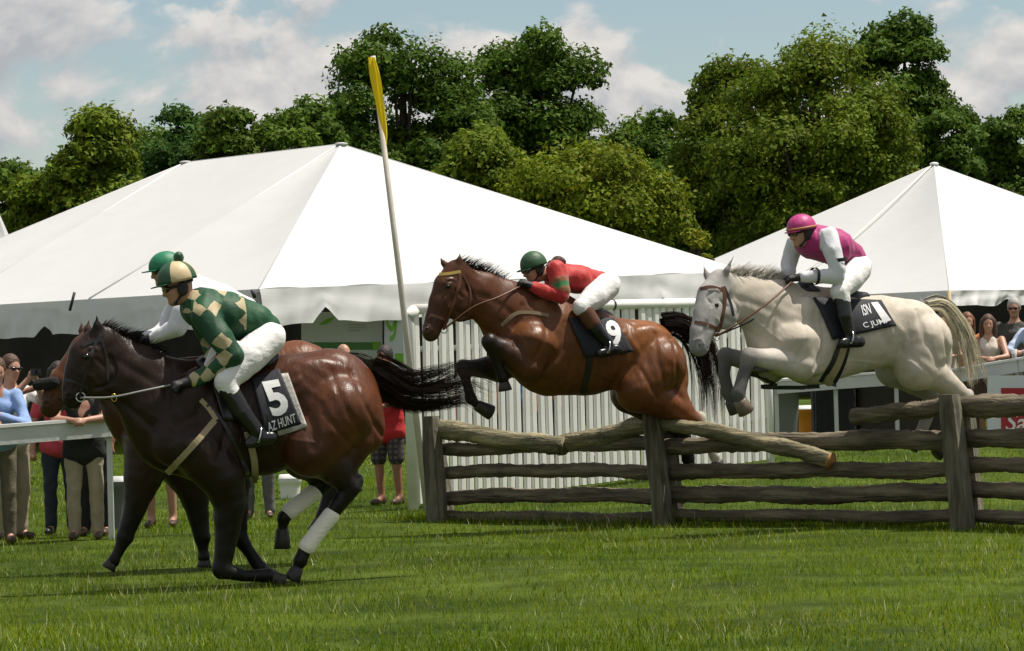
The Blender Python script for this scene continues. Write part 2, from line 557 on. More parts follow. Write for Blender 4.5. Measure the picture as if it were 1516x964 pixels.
def build_grass():
    parts = []
    for y0, y1, dens, wd, hs in ((16.8, 22, 1300, .0050, 1.0), (22, 29, 850, .0065, 1.0), (29, 38, 520, .0085, 1.0), (38, 48, 300, .012, 1.0), (48, 75, 130, .018, 1.0)):
        area_w = 0.16 * y1 + 2.2
        n = int((y1 - y0) * 2 * area_w * dens)
        y = rng.uniform(y0, y1, n); x = rng.uniform(-area_w, area_w, n)
        parts.append((x, y, np.full(n, wd), np.full(n, hs)))
    # taller tufts below the timber fence
    P1 = FENCE[0]; P4 = FENCE[3]
    n = 9000
    t = rng.uniform(-.06, 1.0, n)
    x = P1.x + (P4.x - P1.x) * t + rng.normal(0, .10, n); y = P1.y + (P4.y - P1.y) * t + rng.normal(0, .13, n)
    parts.append((x, y, np.full(n, .006), np.full(n, 1.9)))
    x, y, wd, hs = [np.concatenate([p[i] for p in parts]) for i in range(4)]
    n = len(x)
    z = gz(x, y)
    # patchy height / hue
    pn = 0.5 + 0.25 * np.sin(x * 1.9 + 1.3 * np.sin(y * .8)) + 0.25 * np.sin(y * 1.45 + 1.7 * np.sin(x * 1.1 + 2))
    pn2 = 0.5 + 0.5 * np.sin(x * .63 + y * .41 + 2 * np.sin(y * .23 + x * .5))
    hgt = rng.gamma(5, 0.0085, n) * hs * (0.75 + 0.5 * pn)
    hgt = np.clip(hgt, .02, .24)
    # hoof scuffs along the track: low, worn, yellowed turf
    scuff = np.zeros(n)
    sr = np.random.default_rng(5)
    for _ in range(60):
        qx, qy, qr = sr.uniform(-5, 5), sr.uniform(18.5, 29), sr.uniform(.08, .26)
        m_ = (np.abs(x - qx) < qr * 2) & (np.abs(y - qy) < qr * 3)
        scuff[m_] = np.maximum(scuff[m_], np.clip(1.3 - np.hypot((x[m_] - qx) / qr, (y[m_] - qy) / (qr * 1.5)), 0, 1))
    hgt *= 1 - .7 * scuff
    ang = rng.uniform(0, 2 * math.pi, n)
    dx = np.cos(ang); dy = np.sin(ang)
    lean = rng.uniform(0.1, 0.75, n) * hgt
    la = rng.uniform(0, 2 * math.pi, n)
    lx = np.cos(la) * lean; ly = np.sin(la) * lean
    w = wd * rng.uniform(.6, 1.3, n)
    V = np.zeros((n, 5, 3), np.float32)
    for k, (f, g, ww) in enumerate(((0, 0, 1), (0, 0, -1), (.55, .3, .8), (.55, .3, -.8), (1, 1, 0))):
        V[:, k, 0] = x + dx * w * ww * .5 + lx * g
        V[:, k, 1] = y + dy * w * ww * .5 + ly * g
        V[:, k, 2] = z - .01 + hgt * f
    b = np.arange(n) * 5
    nr = b[(y < 20) | (hs > 1.5)]; fa = b[(y >= 20) & (hs <= 1.5)]
    F = [np.stack([nr, nr + 1, nr + 3, nr + 2], 1), np.concatenate([np.stack([nr + 2, nr + 3, nr + 4], 1), np.stack([fa, fa + 1, fa + 4], 1)])]
    c1 = np.array((0.135, 0.215, 0.006)); c2 = np.array((0.250, 0.290, 0.009)); c3 = np.array((0.064, 0.132, 0.005))
    t = np.clip(pn2 * .6 + rng.normal(.2, .25, n), 0, 1)[:, None]
    col = c1 * (1 - t) + c2 * t
    big = .5 + .5 * np.sin(x * .37 + 1.1 + 1.5 * np.sin(y * .19)) * np.sin(y * .31 + .8 * np.sin(x * .5))
    col *= (.72 + .5 * big)[:, None]
    dk = rng.random(n) < (.15 + .3 * (1 - big))
    col[dk] = c3 * rng.uniform(.7, 1.3, (dk.sum(), 1))
    dry = rng.random(n) < (.03 + .09 * (pn > .55) * (pn2 > .35))
    col[dry] = np.array((0.52, 0.52, 0.27)) * rng.uniform(.6, 1.3, (dry.sum(), 1))
    col = col * (1 - .75 * scuff[:, None]) + np.array((.13, .10, .03)) * (.75 * scuff[:, None])
    cols = np.repeat(col, 5, axis=0)
    m = mat('grass_blades', (.08, .12, .02), 0.7, attr=True, translucent=0.35, spec=0.05)
    o = mk('grass', V.reshape(-1, 3), F, m, None, False, cols)
    o['kind'] = 'stuff'; o['label'] = 'short green grass with pale dry blades'

# ---- timber fence: depth from its foot on the ground
def foot(px, s): 
    return on_ground(px, FPX / s)
FENCE = [foot(650, 148), foot(985, 159), foot(1422, 171)]
FENCE.append(FENCE[2] + (FENCE[2] - FENCE[1]))
fdir = (FENCE[3] - FENCE[0]); fdir.z = 0; fdir.normalize()
fnor = Vector((fdir.y, -fdir.x, 0))          # towards the camera-left side
if fnor.y > 0: fnor = -fnor
def on_fence(px, py, off=0.0):
    """photo point -> on the fence's plane, shifted off metres to its front"""
    d = ray(px, py)
    t = (FENCE[0] + fnor * off - CAM).dot(fnor) / d.dot(fnor)
    return CAM + d * t

WOOD = None
def build_fence():
    fang = math.atan2(fdir.y, fdir.x)
    wood = mat('weathered_rail_wood', (0.075, 0.058, 0.036), 0.85, noise=0.35, nscale=16, bump=1.0, bscale=34, dist=0.03, col2=(0.17, 0.14, 0.09), stretch=(.12, 1, 1), rotz=fang)
    wood2 = mat('mossy_rail_wood', (0.105, 0.095, 0.048), 0.85, noise=0.4, nscale=14, bump=1.0, bscale=30, dist=0.03, col2=(0.26, 0.22, 0.13), stretch=(.12, 1, 1), rotz=fang)
    cut = mat('fresh_cut_wood', (0.42, 0.21, 0.06), 0.7, noise=0.3, nscale=40)
    postw = mat('grey_post_wood', (0.075, 0.066, 0.045), 0.9, noise=0.45, nscale=12, bump=1.0, bscale=30, dist=0.03, col2=(0.17, 0.155, 0.11), stretch=(1, 1, .12))
    root = empty('timber_fence', FENCE[0])
    tag(root, 'weathered timber post and rail jumping fence with a broken top rail', 'fence')
    def rail(a, b, r0, r1, m=wood, sag=0.0, endcut=False, off=0.0):
        A = on_fence(*a, off) - FENCE[0]; B = on_fence(*b, off) - FENCE[0]
        n = 60
        ph = random.uniform(0, 6)
        pts = []; rr = []
        for i in range(n):
            t = i / (n - 1)
            p = A.lerp(B, t)
            p.z -= sag * math.sin(math.pi * t)
            p.z += .012 * math.sin(ph + 5 * t) + .007 * math.sin(ph * 2 + 13 * t)
            p += fnor * (.010 * math.sin(ph * 1.7 + 6 * t))
            pts.append(p); 
            rr.append((r0 + (r1 - r0) * t) * (1 + .05 * math.sin(ph * 3 + 17 * t) + .04 * math.sin(ph + 31 * t)))
        rr = [q * (1 + .03 * math.sin(i * 2.3 + ph) + random.uniform(-.035, .035)) for i, q in enumerate(rr)]
        mb = MB(); mb.tube(pts, rr, 12, jit=0.055)
        mm = [m]
        if endcut:
            mm = [m, cut]; mb.m[-1] = 1
        o = mb.build('rail', mm, root)
        return o
    S = 1 / 152.0
    rail((640, 634), (835, 661), 15 * S, 13.5 * S, wood2, off=.10)
    rail((812, 663), (962, 627), 13 * S, 13.5 * S, wood2, off=.02)
    rail((642, 664), (975, 658), 10 * S, 10 * S, wood)
    rail((645, 699), (980, 697), 10 * S, 10.5 * S, wood, off=.02)
    rail((648, 736), (985, 733), 11 * S, 11 * S, wood, off=-.01)
    rail((652, 768), (988, 766), 10 * S, 9.5 * S, wood)
    S = 1 / 164.0
    rail((972, 620), (1231, 681), 11 * S, 13 * S, wood2, endcut=True, off=.10)
    rail((1266, 620), (1402, 599), 12 * S, 13 * S, wood, off=.06)
    rail((980, 659), (1408, 651), 13 * S, 15 * S, wood)
    rail((985, 701), (1412, 693), 12 * S, 12 * S, wood, off=.02)
    rail((990, 733), (1418, 729), 13 * S, 13 * S, wood)
    rail((992, 766), (1420, 763), 10 * S, 10 * S, wood, off=-.01)
    S = 1 / 174.0
    rail((1402, 603), (1885, 578), 17 * S, 16 * S, wood, off=.03)
    rail((1410, 652), (1885, 640), 15 * S, 14 * S, wood)
    rail((1415, 691), (1885, 688), 12 * S, 12 * S, wood, off=.02)
    rail((1420, 727), (1885, 731), 13 * S, 13 * S, wood)
    rail((1424, 763), (1885, 769), 10 * S, 10 * S, wood)
    def post(top, bot, wpx, s, off, h_extra=0.0, name='post'):
        B = on_fence(*bot, off) - FENCE[0]; T = on_fence(*top, off) - FENCE[0]
        B.z = gzf(B.x + FENCE[0].x, B.y + FENCE[0].y) - .12 - FENCE[0].z
        T.z += h_extra
        hw = wpx / s / 2
        n = 9; vs = []
        for i in range(n):
            t = i / (n - 1); c = B.lerp(T, t)
            for (u, v) in ((-1, -.8), (-.55, -1), (.6, -1), (1, -.7), (1, .8), (.5, 1), (-.7, 1), (-1, .7)):
                j = 1 + random.uniform(-.06, .06)
                tp = 1 - .06 * t - (.12 if i == n - 1 else 0)
                vs.append(c + fdir * (u * hw * j * tp * .72) + fnor * (v * hw * j * tp * .72))
        fs = []
        for i in range(n - 1):
            for j in range(8):
                a = i * 8 + j; b = i * 8 + (j + 1) % 8
                fs.append((a, b, b + 8, a + 8))
        fs.append(tuple(range((n - 1) * 8, n * 8)))
        mb = MB(); mb.add(vs, fs); mb.build(name, postw, root, smooth=False)
    post((638, 616), (648, 772), 36, 148, .19)
    post((642, 622), (664, 770), 30, 148, -.16)
    post((964, 609), (985, 776), 36, 159, .19)
    post((990, 616), (1004, 772), 26, 159, -.16)
    post((1405, 584), (1428, 785), 42, 171, .20)
    post((1432, 600), (1448, 778), 28, 171, -.17)
    post((1860, 580), (1890, 800), 42, 184, .20)
build_fence()
build_grass()

# ---- white wing (pickets and pipe rail) behind the fence
WING_A = on_ground(612, 36.2); WING_B = on_ground(1141, 39.4)
def build_wing():
    wh = mat('white_plastic_pipe', (0.76, 0.75, 0.70), 0.45, noise=0.08, nscale=3, col2=(0.82, 0.81, 0.77))
    band = mat('dark_clamp', (0.05, 0.045, 0.04), 0.6)
    root = empty('picket_wing', WING_A)
    tag(root, 'white plastic picket wing with pipe top rail behind the timber fence', 'fence')
    d = WING_B - WING_A; d.z = 0
    Ld = d.length; dn = d.normalized(); nn = Vector((dn.y, -dn.x, 0))
    TA = at(612, 458, 36.2).z; TB = at(1141, 446, 39.4).z
    def top(t): return TA + (TB - TA) * t
    def gpt(t): 
        p = WING_A + d * t; p.z = gzf(p.x, p.y); return p
    npk = 46
    # one picket mesh, shared
    mb = MB()
    w, dp = .072, .035
    prof = [(-w / 2, -dp / 2), (-w / 2 + .012, -dp / 2 - .008), (w / 2 - .012, -dp / 2 - .008), (w / 2, -dp / 2), (w / 2, dp / 2), (-w / 2, dp / 2)]
    k = len(prof); vs = []
    for z in (0.0, 1.0):
        for (u, v) in prof: vs.append(dn * u + nn * (-v) + Vector((0, 0, z)))
    fs = [(i, (i + 1) % k, (i + 1) % k + k, i + k) for i in range(k)] + [tuple(range(k, 2 * k))]
    mb.add(vs, fs)
    proto = mb.build('picket', wh, root, smooth=False)
    for i in range(npk):
        t = (i + .9) / npk
        p = gpt(t)
        o = proto if i == 0 else proto.copy()
        if i: C.objects.link(o); o.parent = root
        o.location = p - WING_A + Vector((0, 0, .06)) + nn * random.uniform(-.004, .004)
        o.scale = (1, 1, top(t) - p.z - .06 - .03)
        o.rotation_euler = (random.uniform(-.006, .006), random.uniform(-.008, .008), 0)
    mb = MB()
    pts = [Vector((0, 0, -.1)), Vector((0, 0, top(0) - WING_A.z - .16)), Vector((0, 0, top(0) - WING_A.z - .06)) + dn * .02,
           Vector((0, 0, top(0) - WING_A.z)) + dn * .09]
    mb.tube(pts, [.062, .062, .066, .06], 12)
    mb.build('end_post', wh, root)
    mb = MB()
    mb.tube([dn * .08 + Vector((0, 0, top(0.01) - WING_A.z)), d + Vector((0, 0, top(1) - WING_A.z))], .056, 12)
    mb.build('top_rail', wh, root)
    for f in (.28, .80):
        mb = MB(); pts = []
        for i in range(12):
            p = gpt(i / 11); pts.append(p - WING_A + Vector((0, 0, f * (top(i / 11) - p.z))) - nn * .05)
        mb.tube(pts, .03, 8); mb.build('cross_rail', wh, root)
    for f in (.06, .55, .79):
        mb = MB(); c = d * f + Vector((0, 0, top(f) - WING_A.z))
        mb.tube([c - dn * .012, c + dn * .012], .062, 12); mb.build('clamp', band, root)
    p = gpt(1.0) - WING_A
    mb = MB(); mb.tube([p + Vector((0, 0, -.1)), p + Vector((0, 0, top(1) - WING_A.z - p.z))], .05, 10); mb.build('end_post', wh, root)
build_wing()

# ---- flag pole with a limp yellow flag
def build_flag():
    base = on_ground(634, 35.8); top_ = at(552, 83, 35.8)
    root = empty('flag_pole', base)
    tag(root, 'tall leaning white pole with a limp yellow flag at its top', 'flag pole')
    pm = mat('weathered_white_pole', (0.50, 0.46, 0.40), 0.6, noise=0.15, nscale=6)
    v = top_ - base
    mb = MB(); mb.tube([Vector((0, 0, -.15)), v * .5, v], [.036, .033, .029], 10); mb.build('pole', pm, root)
    fm = mat('yellow_flag_cloth', (0.78, 0.60, 0.01), 0.7, bump=.3, bscale=12, translucent=.3)
    n, k = 26, 12
    vs = []
    vn = v.normalized()
    for i in range(n):
        t = i / (n - 1)
        c = base * 0 + v - vn * (.02 + .88 * t)
        wd = .125 * (math.sin(math.pi * min(1, .16 + .88 * t)) ** .7) * (1 + .12 * math.sin(t * 9)) + .012
        for j in range(k):
            u = j / (k - 1)
            x = -.02 + .055 * t + wd * .82 * (u - .42)
            y = -.072 - .016 * math.sin(u * 8 + t * 3) - .008 * math.sin(u * 17 + 7 * t)
            vs.append(c + Vector((x, y, -.10 * u * t)))
    fs = [(i * k + j, i * k + j + 1, (i + 1) * k + j + 1, (i + 1) * k + j) for i in range(n - 1) for j in range(k - 1)]
    mb = MB(); mb.add(vs, fs); mb.build('flag', fm, root)
build_flag()

# ---- marquees
canvas = mat('white_canvas', (0.62, 0.62, 0.615), 0.55, noise=0.03, nscale=.8, bump=0.25, bscale=1.6, dist=0.05, translucent=0.12)
seamm = mat('canvas_seam', (0.62, 0.62, 0.62), 0.6)
shadem = mat('tent_inner_shade', (0.075, 0.078, 0.070), 0.9, noise=.4, nscale=.8)  # dark colour stands in for the shade under the tent roofs
polem = mat('tent_pole', (0.55, 0.55, 0.55), 0.4, metal=.3)
def roof_panel(name, root, O, P, nu=14, nv=10, sag=.10, m=canvas, wr=.0):
    """bilinear patch from 4 corners a,b (eave) c,d (ridge end above b, above a) with a slight sag and folds"""
    a, b, c, d = [Vector(p) for p in P]
    nrm = (b - a).cross(d - a).normalized()
    if nrm.z < 0: nrm = -nrm
    vs = []
    for i in range(nu + 1):
        for j in range(nv + 1):
            u = i / nu; v = j / nv
            p = (a.lerp(b, u)).lerp(d.lerp(c, u), v)
            q = sag * math.sin(math.pi * u) * math.sin(math.pi * v)
            p = p - nrm * q + nrm * (wr * math.sin(u * 40) * (1 - v) ** 2)
            vs.append(p - O)
    fs = [(i * (nv + 1) + j, (i + 1) * (nv + 1) + j, (i + 1) * (nv + 1) + j + 1, i * (nv + 1) + j + 1) for i in range(nu) for j in range(nv)]
    mb = MB(); mb.add(vs, fs); o = mb.build(name, m, root)
    return o
def valance(root, O, A, B, h, notches=(), nw=.022, n=None, seed=0):
    A = Vector(A); B = Vector(B); d = B - A; Lh = d.length
    n = n or int(Lh / .07)
    dn = d.normalized(); nn = Vector((dn.y, -dn.x, 0)).normalized()
    if nn.y > 0: nn = -nn
    rs = random.Random(seed)
    us = sorted(set([i / n for i in range(n + 1)] + [x for q in notches for x in (q[0] - q[1], q[0] - q[1] * .02, q[0], q[0] + q[1])]))
    k = 7; vs = []
    ph = rs.uniform(0, 6)
    for u in us:
        hh = h * (1 + .03 * math.sin(u * 31 + ph) + .02 * math.sin(u * 77))
        for (q, qw, qh) in notches:
            if abs(u - q) < qw: hh -= h * qh * (1 - abs(u - q) / qw)
        for j in range(k):
            v = j / (k - 1)
            amp = nw * v * 2.2
            y = amp * (.6 * math.sin(u * Lh * 2.3 + ph + 2 * v) + .5 * math.sin(u * Lh * 7.7 + 3 * v * math.sin(u * 9)) + .35 * math.sin(u * Lh * 17 + 5 * v + 2 * math.sin(u * Lh * 1.3))) + .012 * math.sin(9 * v + 3 * math.sin(u * Lh * .9))
            vs.append(A + d * u + nn * (.03 + y + .20 * v * hh) - Vector((0, 0, hh * v)) - O)
    fs = [(i * k + j, (i + 1) * k + j, (i + 1) * k + j + 1, i * k + j + 1) for i in range(len(us) - 1) for j in range(k - 1)]
    mb = MB(); mb.add(vs, fs); return mb.build('valance', canvas, root)
def bar(root, O, a, b, r, m, name, n=8):
    mb = MB(); mb.tube([Vector(a) - O, Vector(b) - O], r, n); return mb.build(name, m, root)

def build_marquee():
    e1 = Vector((-.64, .77, 0)).normalized(); 
    A = at(383, 428, 65.0)
    B = at(1104, 402, 73.2)
    zE = A.z
    Cc = A + e1 * 18.0; D = B + e1 * 18.0
    P = at(505, 213, 73.8); Q = at(275, 240, 78.5)
    O = Vector((A.x, A.y, gzf(A.x, A.y)))
    root = empty('marquee', O)
    tag(root, 'large white hip roofed marquee tent behind the riders', 'tent')
    roof_panel('roof_panel', root, O, (A, B, P, P), 90, 14, .22, wr=.022)
    A6 = A + e1 * 6; A12 = A + e1 * 12
    roof_panel('roof_panel', root, O, (A6, A, P, P), 12, 12, .10)
    roof_panel('roof_panel', root, O, (A12, A6, P, Q), 12, 12, .12)
    roof_panel('roof_panel', root, O, (Cc, A12, Q, Q), 12, 12, .10)
    roof_panel('roof_panel', root, O, (D, Cc, Q, Q), 12, 10, .15)
    roof_panel('roof_panel', root, O, (B, D, Q, P), 12, 10, .15)
    up = Vector((0, 0, .02)) + e1.cross(Vector((0, 0, 1))) * 0
    out_ = Vector((-.1, -.1, .08)) * .3
    for a, b in ((A6, P), (A12, Q)):
        m1 = (a + b) / 2 + out_ - Vector((0, 0, .05))
        mb = MB(); mb.tube([a + out_ * .3 - O, m1 - out_ * .7 - O, b + out_ * .3 - O], .022, 6); mb.build('roof_seam', seamm, root)
    for a, b in ((A, P), (B, P), (Cc, Q), (P, Q)):
        bar(root, O, a - Vector((0, 0, .012)), b - Vector((0, 0, .012)), .018, canvas, 'roof_seam', 8)
    mb = MB(); mb.ellipsoid(P - O, (.15, .15, .03)); mb.build('peak_cap', canvas, root)
    mb = MB(); mb.ellipsoid(Q - O, (.15, .15, .03)); mb.build('peak_cap', canvas, root)
    valance(root, O, A, B, .70, notches=((.115, .024, .42), (.46, .02, .3), (.8, .02, .3)), seed=1)
    valance(root, O, A, Cc, .72, notches=((.42, .018, .3), (.80, .02, .3)), seed=2)
    valance(root, O, Cc, D, .7, seed=3)
    g = lambda p: Vector((p.x, p.y, gzf(p.x, p.y)))
    for p in (A, B, Cc, D, A6, A12, A.lerp(B, .5), A.lerp(B, .25), A.lerp(B, .75)):
        q_ = p.lerp((A + D) / 2, .03); q_.z = p.z; bar(root, O, g(q_), q_ - Vector((0, 0, .05)), .05, polem, 'tent_pole')
    # added back sheets, coloured dark to stand for the shade inside
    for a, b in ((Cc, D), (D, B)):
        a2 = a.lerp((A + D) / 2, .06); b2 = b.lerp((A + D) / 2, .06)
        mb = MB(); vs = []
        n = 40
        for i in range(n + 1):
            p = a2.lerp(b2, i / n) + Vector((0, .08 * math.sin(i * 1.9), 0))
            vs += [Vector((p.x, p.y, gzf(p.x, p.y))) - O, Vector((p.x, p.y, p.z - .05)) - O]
        mb.add(vs, [(2 * i, 2 * i + 2, 2 * i + 3, 2 * i + 1) for i in range(n)]); mb.build('shade_wall', shadem, root)
    # small tie strap and bracket at the corner
    strap = mat('dark_strap', (.02, .02, .02), .6)
    c = at(373, 436, 64.9); bar(root, O, c, c + Vector((.06, 0, .02)), .09, strap, 'corner_ratchet', 10)
    c = at(107, 440, 69.4); bar(root, O, c + Vector((.05, 0, .1)), c + Vector((-.06, 0, -.28)), .03, strap, 'tie_strap')
    return A, B
MA, MBc = build_marquee()

def build_tent2():
    K = at(1405, 430, 90.0)
    e1 = Vector((-.64, .77, 0)).normalized(); e2 = Vector((.77, .64, 0)).normalized()
    Lc = K + e1 * 14; Rc = K + e2 * 14; Bc = K + e1 * 14 + e2 * 14
    P = at(1383, 243, 100)
    O = Vector((K.x, K.y, gzf(K.x, K.y)))
    root = empty('pyramid_tent', O)
    tag(root, 'white pyramid roofed tent behind the grey horse and its rider', 'tent')
    roof_panel('roof_panel', root, O, (K, Rc, P, P), 14, 12, .35)
    roof_panel('roof_panel', root, O, (Lc, K, P, P), 14, 12, .30)
    roof_panel('roof_panel', root, O, (Bc, Lc, P, P), 10, 8, .3)
    roof_panel('roof_panel', root, O, (Rc, Bc, P, P), 10, 8, .3)
    for a in (K, Lc, Rc): bar(root, O, a - Vector((0,0,.02)), P - Vector((0,0,.02)), .02, canvas, 'roof_seam')
    a = K + e1 * 7; o_ = Vector((-.03, -.03, .05))
    m1 = (a + P) / 2 - Vector((0, 0, .30)) + o_
    mb = MB(); mb.tube([a + o_ * .4 - O, m1 - o_ * .6 - O, P + o_ * .4 - O], .02, 6); mb.build('roof_seam', mat('cream_seam', (.75, .72, .62), .6), root)
    mb = MB(); mb.ellipsoid(P - O, (.14, .14, .06)); mb.build('peak_cap', seamm, root)
    valance(root, O, K, Rc, .42, notches=((.16, .03, .45), (.5, .03, .3)), nw=.05, seed=5)
    valance(root, O, K, Lc, .42, notches=((.3, .03, .3),), nw=.03, seed=6)
    g = lambda p: Vector((p.x, p.y, gzf(p.x, p.y)))
    for p in (K, Lc, Rc, Bc, K.lerp(Rc, .22), K.lerp(Rc, .5), K.lerp(Lc, .5)): bar(root, O, g(p), p, .06, mat('wood_tent_pole', (.45, .33, .18), .6), 'tent_pole')
    for a, b in ((Lc, Bc), (Bc, Rc)):  # added dark sheets, shade of the tent interior put into their colour
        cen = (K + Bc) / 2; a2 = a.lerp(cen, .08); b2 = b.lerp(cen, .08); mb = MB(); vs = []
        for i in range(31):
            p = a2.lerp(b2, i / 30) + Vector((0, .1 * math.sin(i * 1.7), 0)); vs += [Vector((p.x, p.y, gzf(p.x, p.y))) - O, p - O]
        mb.add(vs, [(2 * i, 2 * i + 2, 2 * i + 3, 2 * i + 1) for i in range(30)]); mb.build('shade_wall', shadem, root)
build_tent2()

def build_tent3():
    P = at(-12, 292, 108)
    O = Vector((P.x, P.y, 0))
    root = empty('peaked_tent', O)
    tag(root, 'small white high peaked tent beyond the end of the large marquee', 'tent')
    h = P.z; L_ = 3.2
    for q in range(4):
        a0 = math.radians(45 + 90 * q); a1 = a0 + math.pi / 2
        vs = []; n = 10
        for i in range(n + 1):
            t = i / n
            r = .12 + (L_ * 1.35) * t ** 1.35
            z = 2.6 + (h - 2.6) * (1 - t) ** 1.25
            vs += [Vector((math.cos(a0) * r, math.sin(a0) * r, z)), Vector((math.cos(a1) * r, math.sin(a1) * r, z))]
        mb = MB(); mb.add(vs, [(2 * i, 2 * i + 2, 2 * i + 3, 2 * i + 1) for i in range(n)]); mb.build('roof_panel', canvas, root, smooth=False)
        bar(root, Vector((0, 0, 0)), (math.cos(a0) * L_ * 1.35, math.sin(a0) * L_ * 1.35, 0), (math.cos(a0) * L_ * 1.35, math.sin(a0) * L_ * 1.35, 2.65), .05, polem, 'tent_pole')
build_tent3()

# ---- trees
bark = mat('tree_bark', (0.06, 0.045, 0.03), .9, noise=.3, nscale=3, bump=.6, bscale=6, dist=.1)
leafm = mat('tree_leaves', (.05, .07, .02), 0.6, attr=True, translucent=0.32, spec=.10)
def build_tree(label, d, cx, top, wid, low, col, nleaf=9000, nblob=34, leaf=.30, seed=0, name='broadleaf_tree', gaps=.0, droop=0.0, group=None):
    r = np.random.default_rng(seed)
    nleaf = int(nleaf * 3.7); leaf *= .56 if d < 150 else .60; nblob = int(nblob * 1.5); wid *= 1.12
    T = at(cx, top, d); Lo = at(cx, low, d)
    sc_ = d / FPX
    hw = wid * sc_ / 2; zt = T.z; zb = max(Lo.z, 1.2)
    zc = (zt + zb) / 2; hh = (zt - zb) / 2
    bx, by = T.x, d
    bz = gzf(bx, by)
    # clump centres spread through the crown's volume; more at its outside
    cs = []; rs = []
    while len(cs) < nblob:
        v = r.normal(size=3); v /= np.linalg.norm(v)
        q = r.random() ** .42
        rad = r.uniform(.22, .40) * min(hw, hh * 1.1)
        prof = 1 - .15 * abs(v[2]) ** 2
        p = v * q * np.array([hw * prof, hw * .8 * prof, hh])
        # keep clumps inside the crown
        e = np.sqrt((p[0] / max(hw - rad * .7, .3)) ** 2 + (p[1] / max(hw - rad * .7, .3)) ** 2 + (p[2] / max(hh - rad * .7, .3)) ** 2)
        if e > 1: p /= e
        cs.append(p + np.array([0, 0, zc])); rs.append(rad)
    cs = np.array(cs); rs = np.array(rs)
    w = rs ** 2; w /= w.sum()
    idx = r.choice(nblob, nleaf, p=w)
    v = r.normal(size=(nleaf, 3)); v /= np.linalg.norm(v, axis=1)[:, None]
    v[:, 2] = np.where(v[:, 2] < -.3, -v[:, 2] * .5, v[:, 2])
    rr = rs[idx] * np.where(r.random(nleaf) < .09, r.uniform(1.0, 1.2, nleaf), r.uniform(.40, 1.08, nleaf) ** .6) * (1 + .18 * np.sin(v[:, 0] * 7 + idx) * np.sin(v[:, 2] * 6 + idx * 2))
    pos = cs[idx] + v * rr[:, None] * np.array([1, 1, .85])
    pos[:, 2] -= droop * rr * r.random(nleaf)
    # leaf cards: bent quads facing mostly outward
    nrm = v + r.normal(0, .55, (nleaf, 3)); nrm[:, 2] += .35; nrm /= np.linalg.norm(nrm, axis=1)[:, None]
    a = np.cross(nrm, r.normal(size=(nleaf, 3))); a /= np.linalg.norm(a, axis=1)[:, None] + 1e-9
    b = np.cross(nrm, a)
    sz = leaf * r.uniform(.55, 1.35, nleaf)[:, None]
    V = np.stack([pos - a * sz * .75, pos + a * sz * .55 + b * sz * .5, pos + a * sz * .5 - b * sz * .5], 1)
    V[:, :, 2] -= bz
    bb = np.arange(nleaf) * 3
    F = np.stack([bb, bb + 1, bb + 2], 1)
    cc = np.array(col) * r.uniform(.72, 1.28, (nleaf, 1)) * r.uniform(.8, 1.2, (nblob, 1))[idx]
    cc[:, 0] *= r.uniform(.85, 1.25, nleaf)
    cols = np.repeat(cc, 3, 0)
    root = empty(name, (bx, by, bz))
    tag(root, label, 'tree', group)
    mk('crown', V.reshape(-1, 3), F, leafm, root, False, cols)
    # trunk and limbs
    mb = MB()
    tr = .022 * (zt - bz) + .05
    zf = zb + hh * .9
    mb.tube([(0, 0, -.3), (.1, 0, (zb - bz) * .5), (0, .1, zf - bz), (.1, 0, zc + hh * .5 - bz)], [tr * 1.3, tr, tr * .7, tr * .25], 8)
    mb.build('trunk', bark, root)
    order = np.argsort(-rs)[:9]
    mb = MB()
    for k in order:
        e = cs[k] - np.array([0, 0, bz]); z0 = (zb - bz) * .6 + (e[2] - (zb - bz) * .6) * .45
        s0 = np.array([0, 0, max(z0, .8)])
        mid = (s0 + e) / 2 + np.array([0, 0, -.04 * hh])
        mb.tube([s0, mid, e], [tr * .45, tr * .3, tr * .12], 6)
    mb.build('limb', bark, root)
DG = (0.068, 0.128, 0.014); OG = (0.112, 0.166, 0.013); BG = (0.054, 0.122, 0.022); YG = (0.138, 0.186, 0.011); MG = (0.086, 0.150, 0.015)
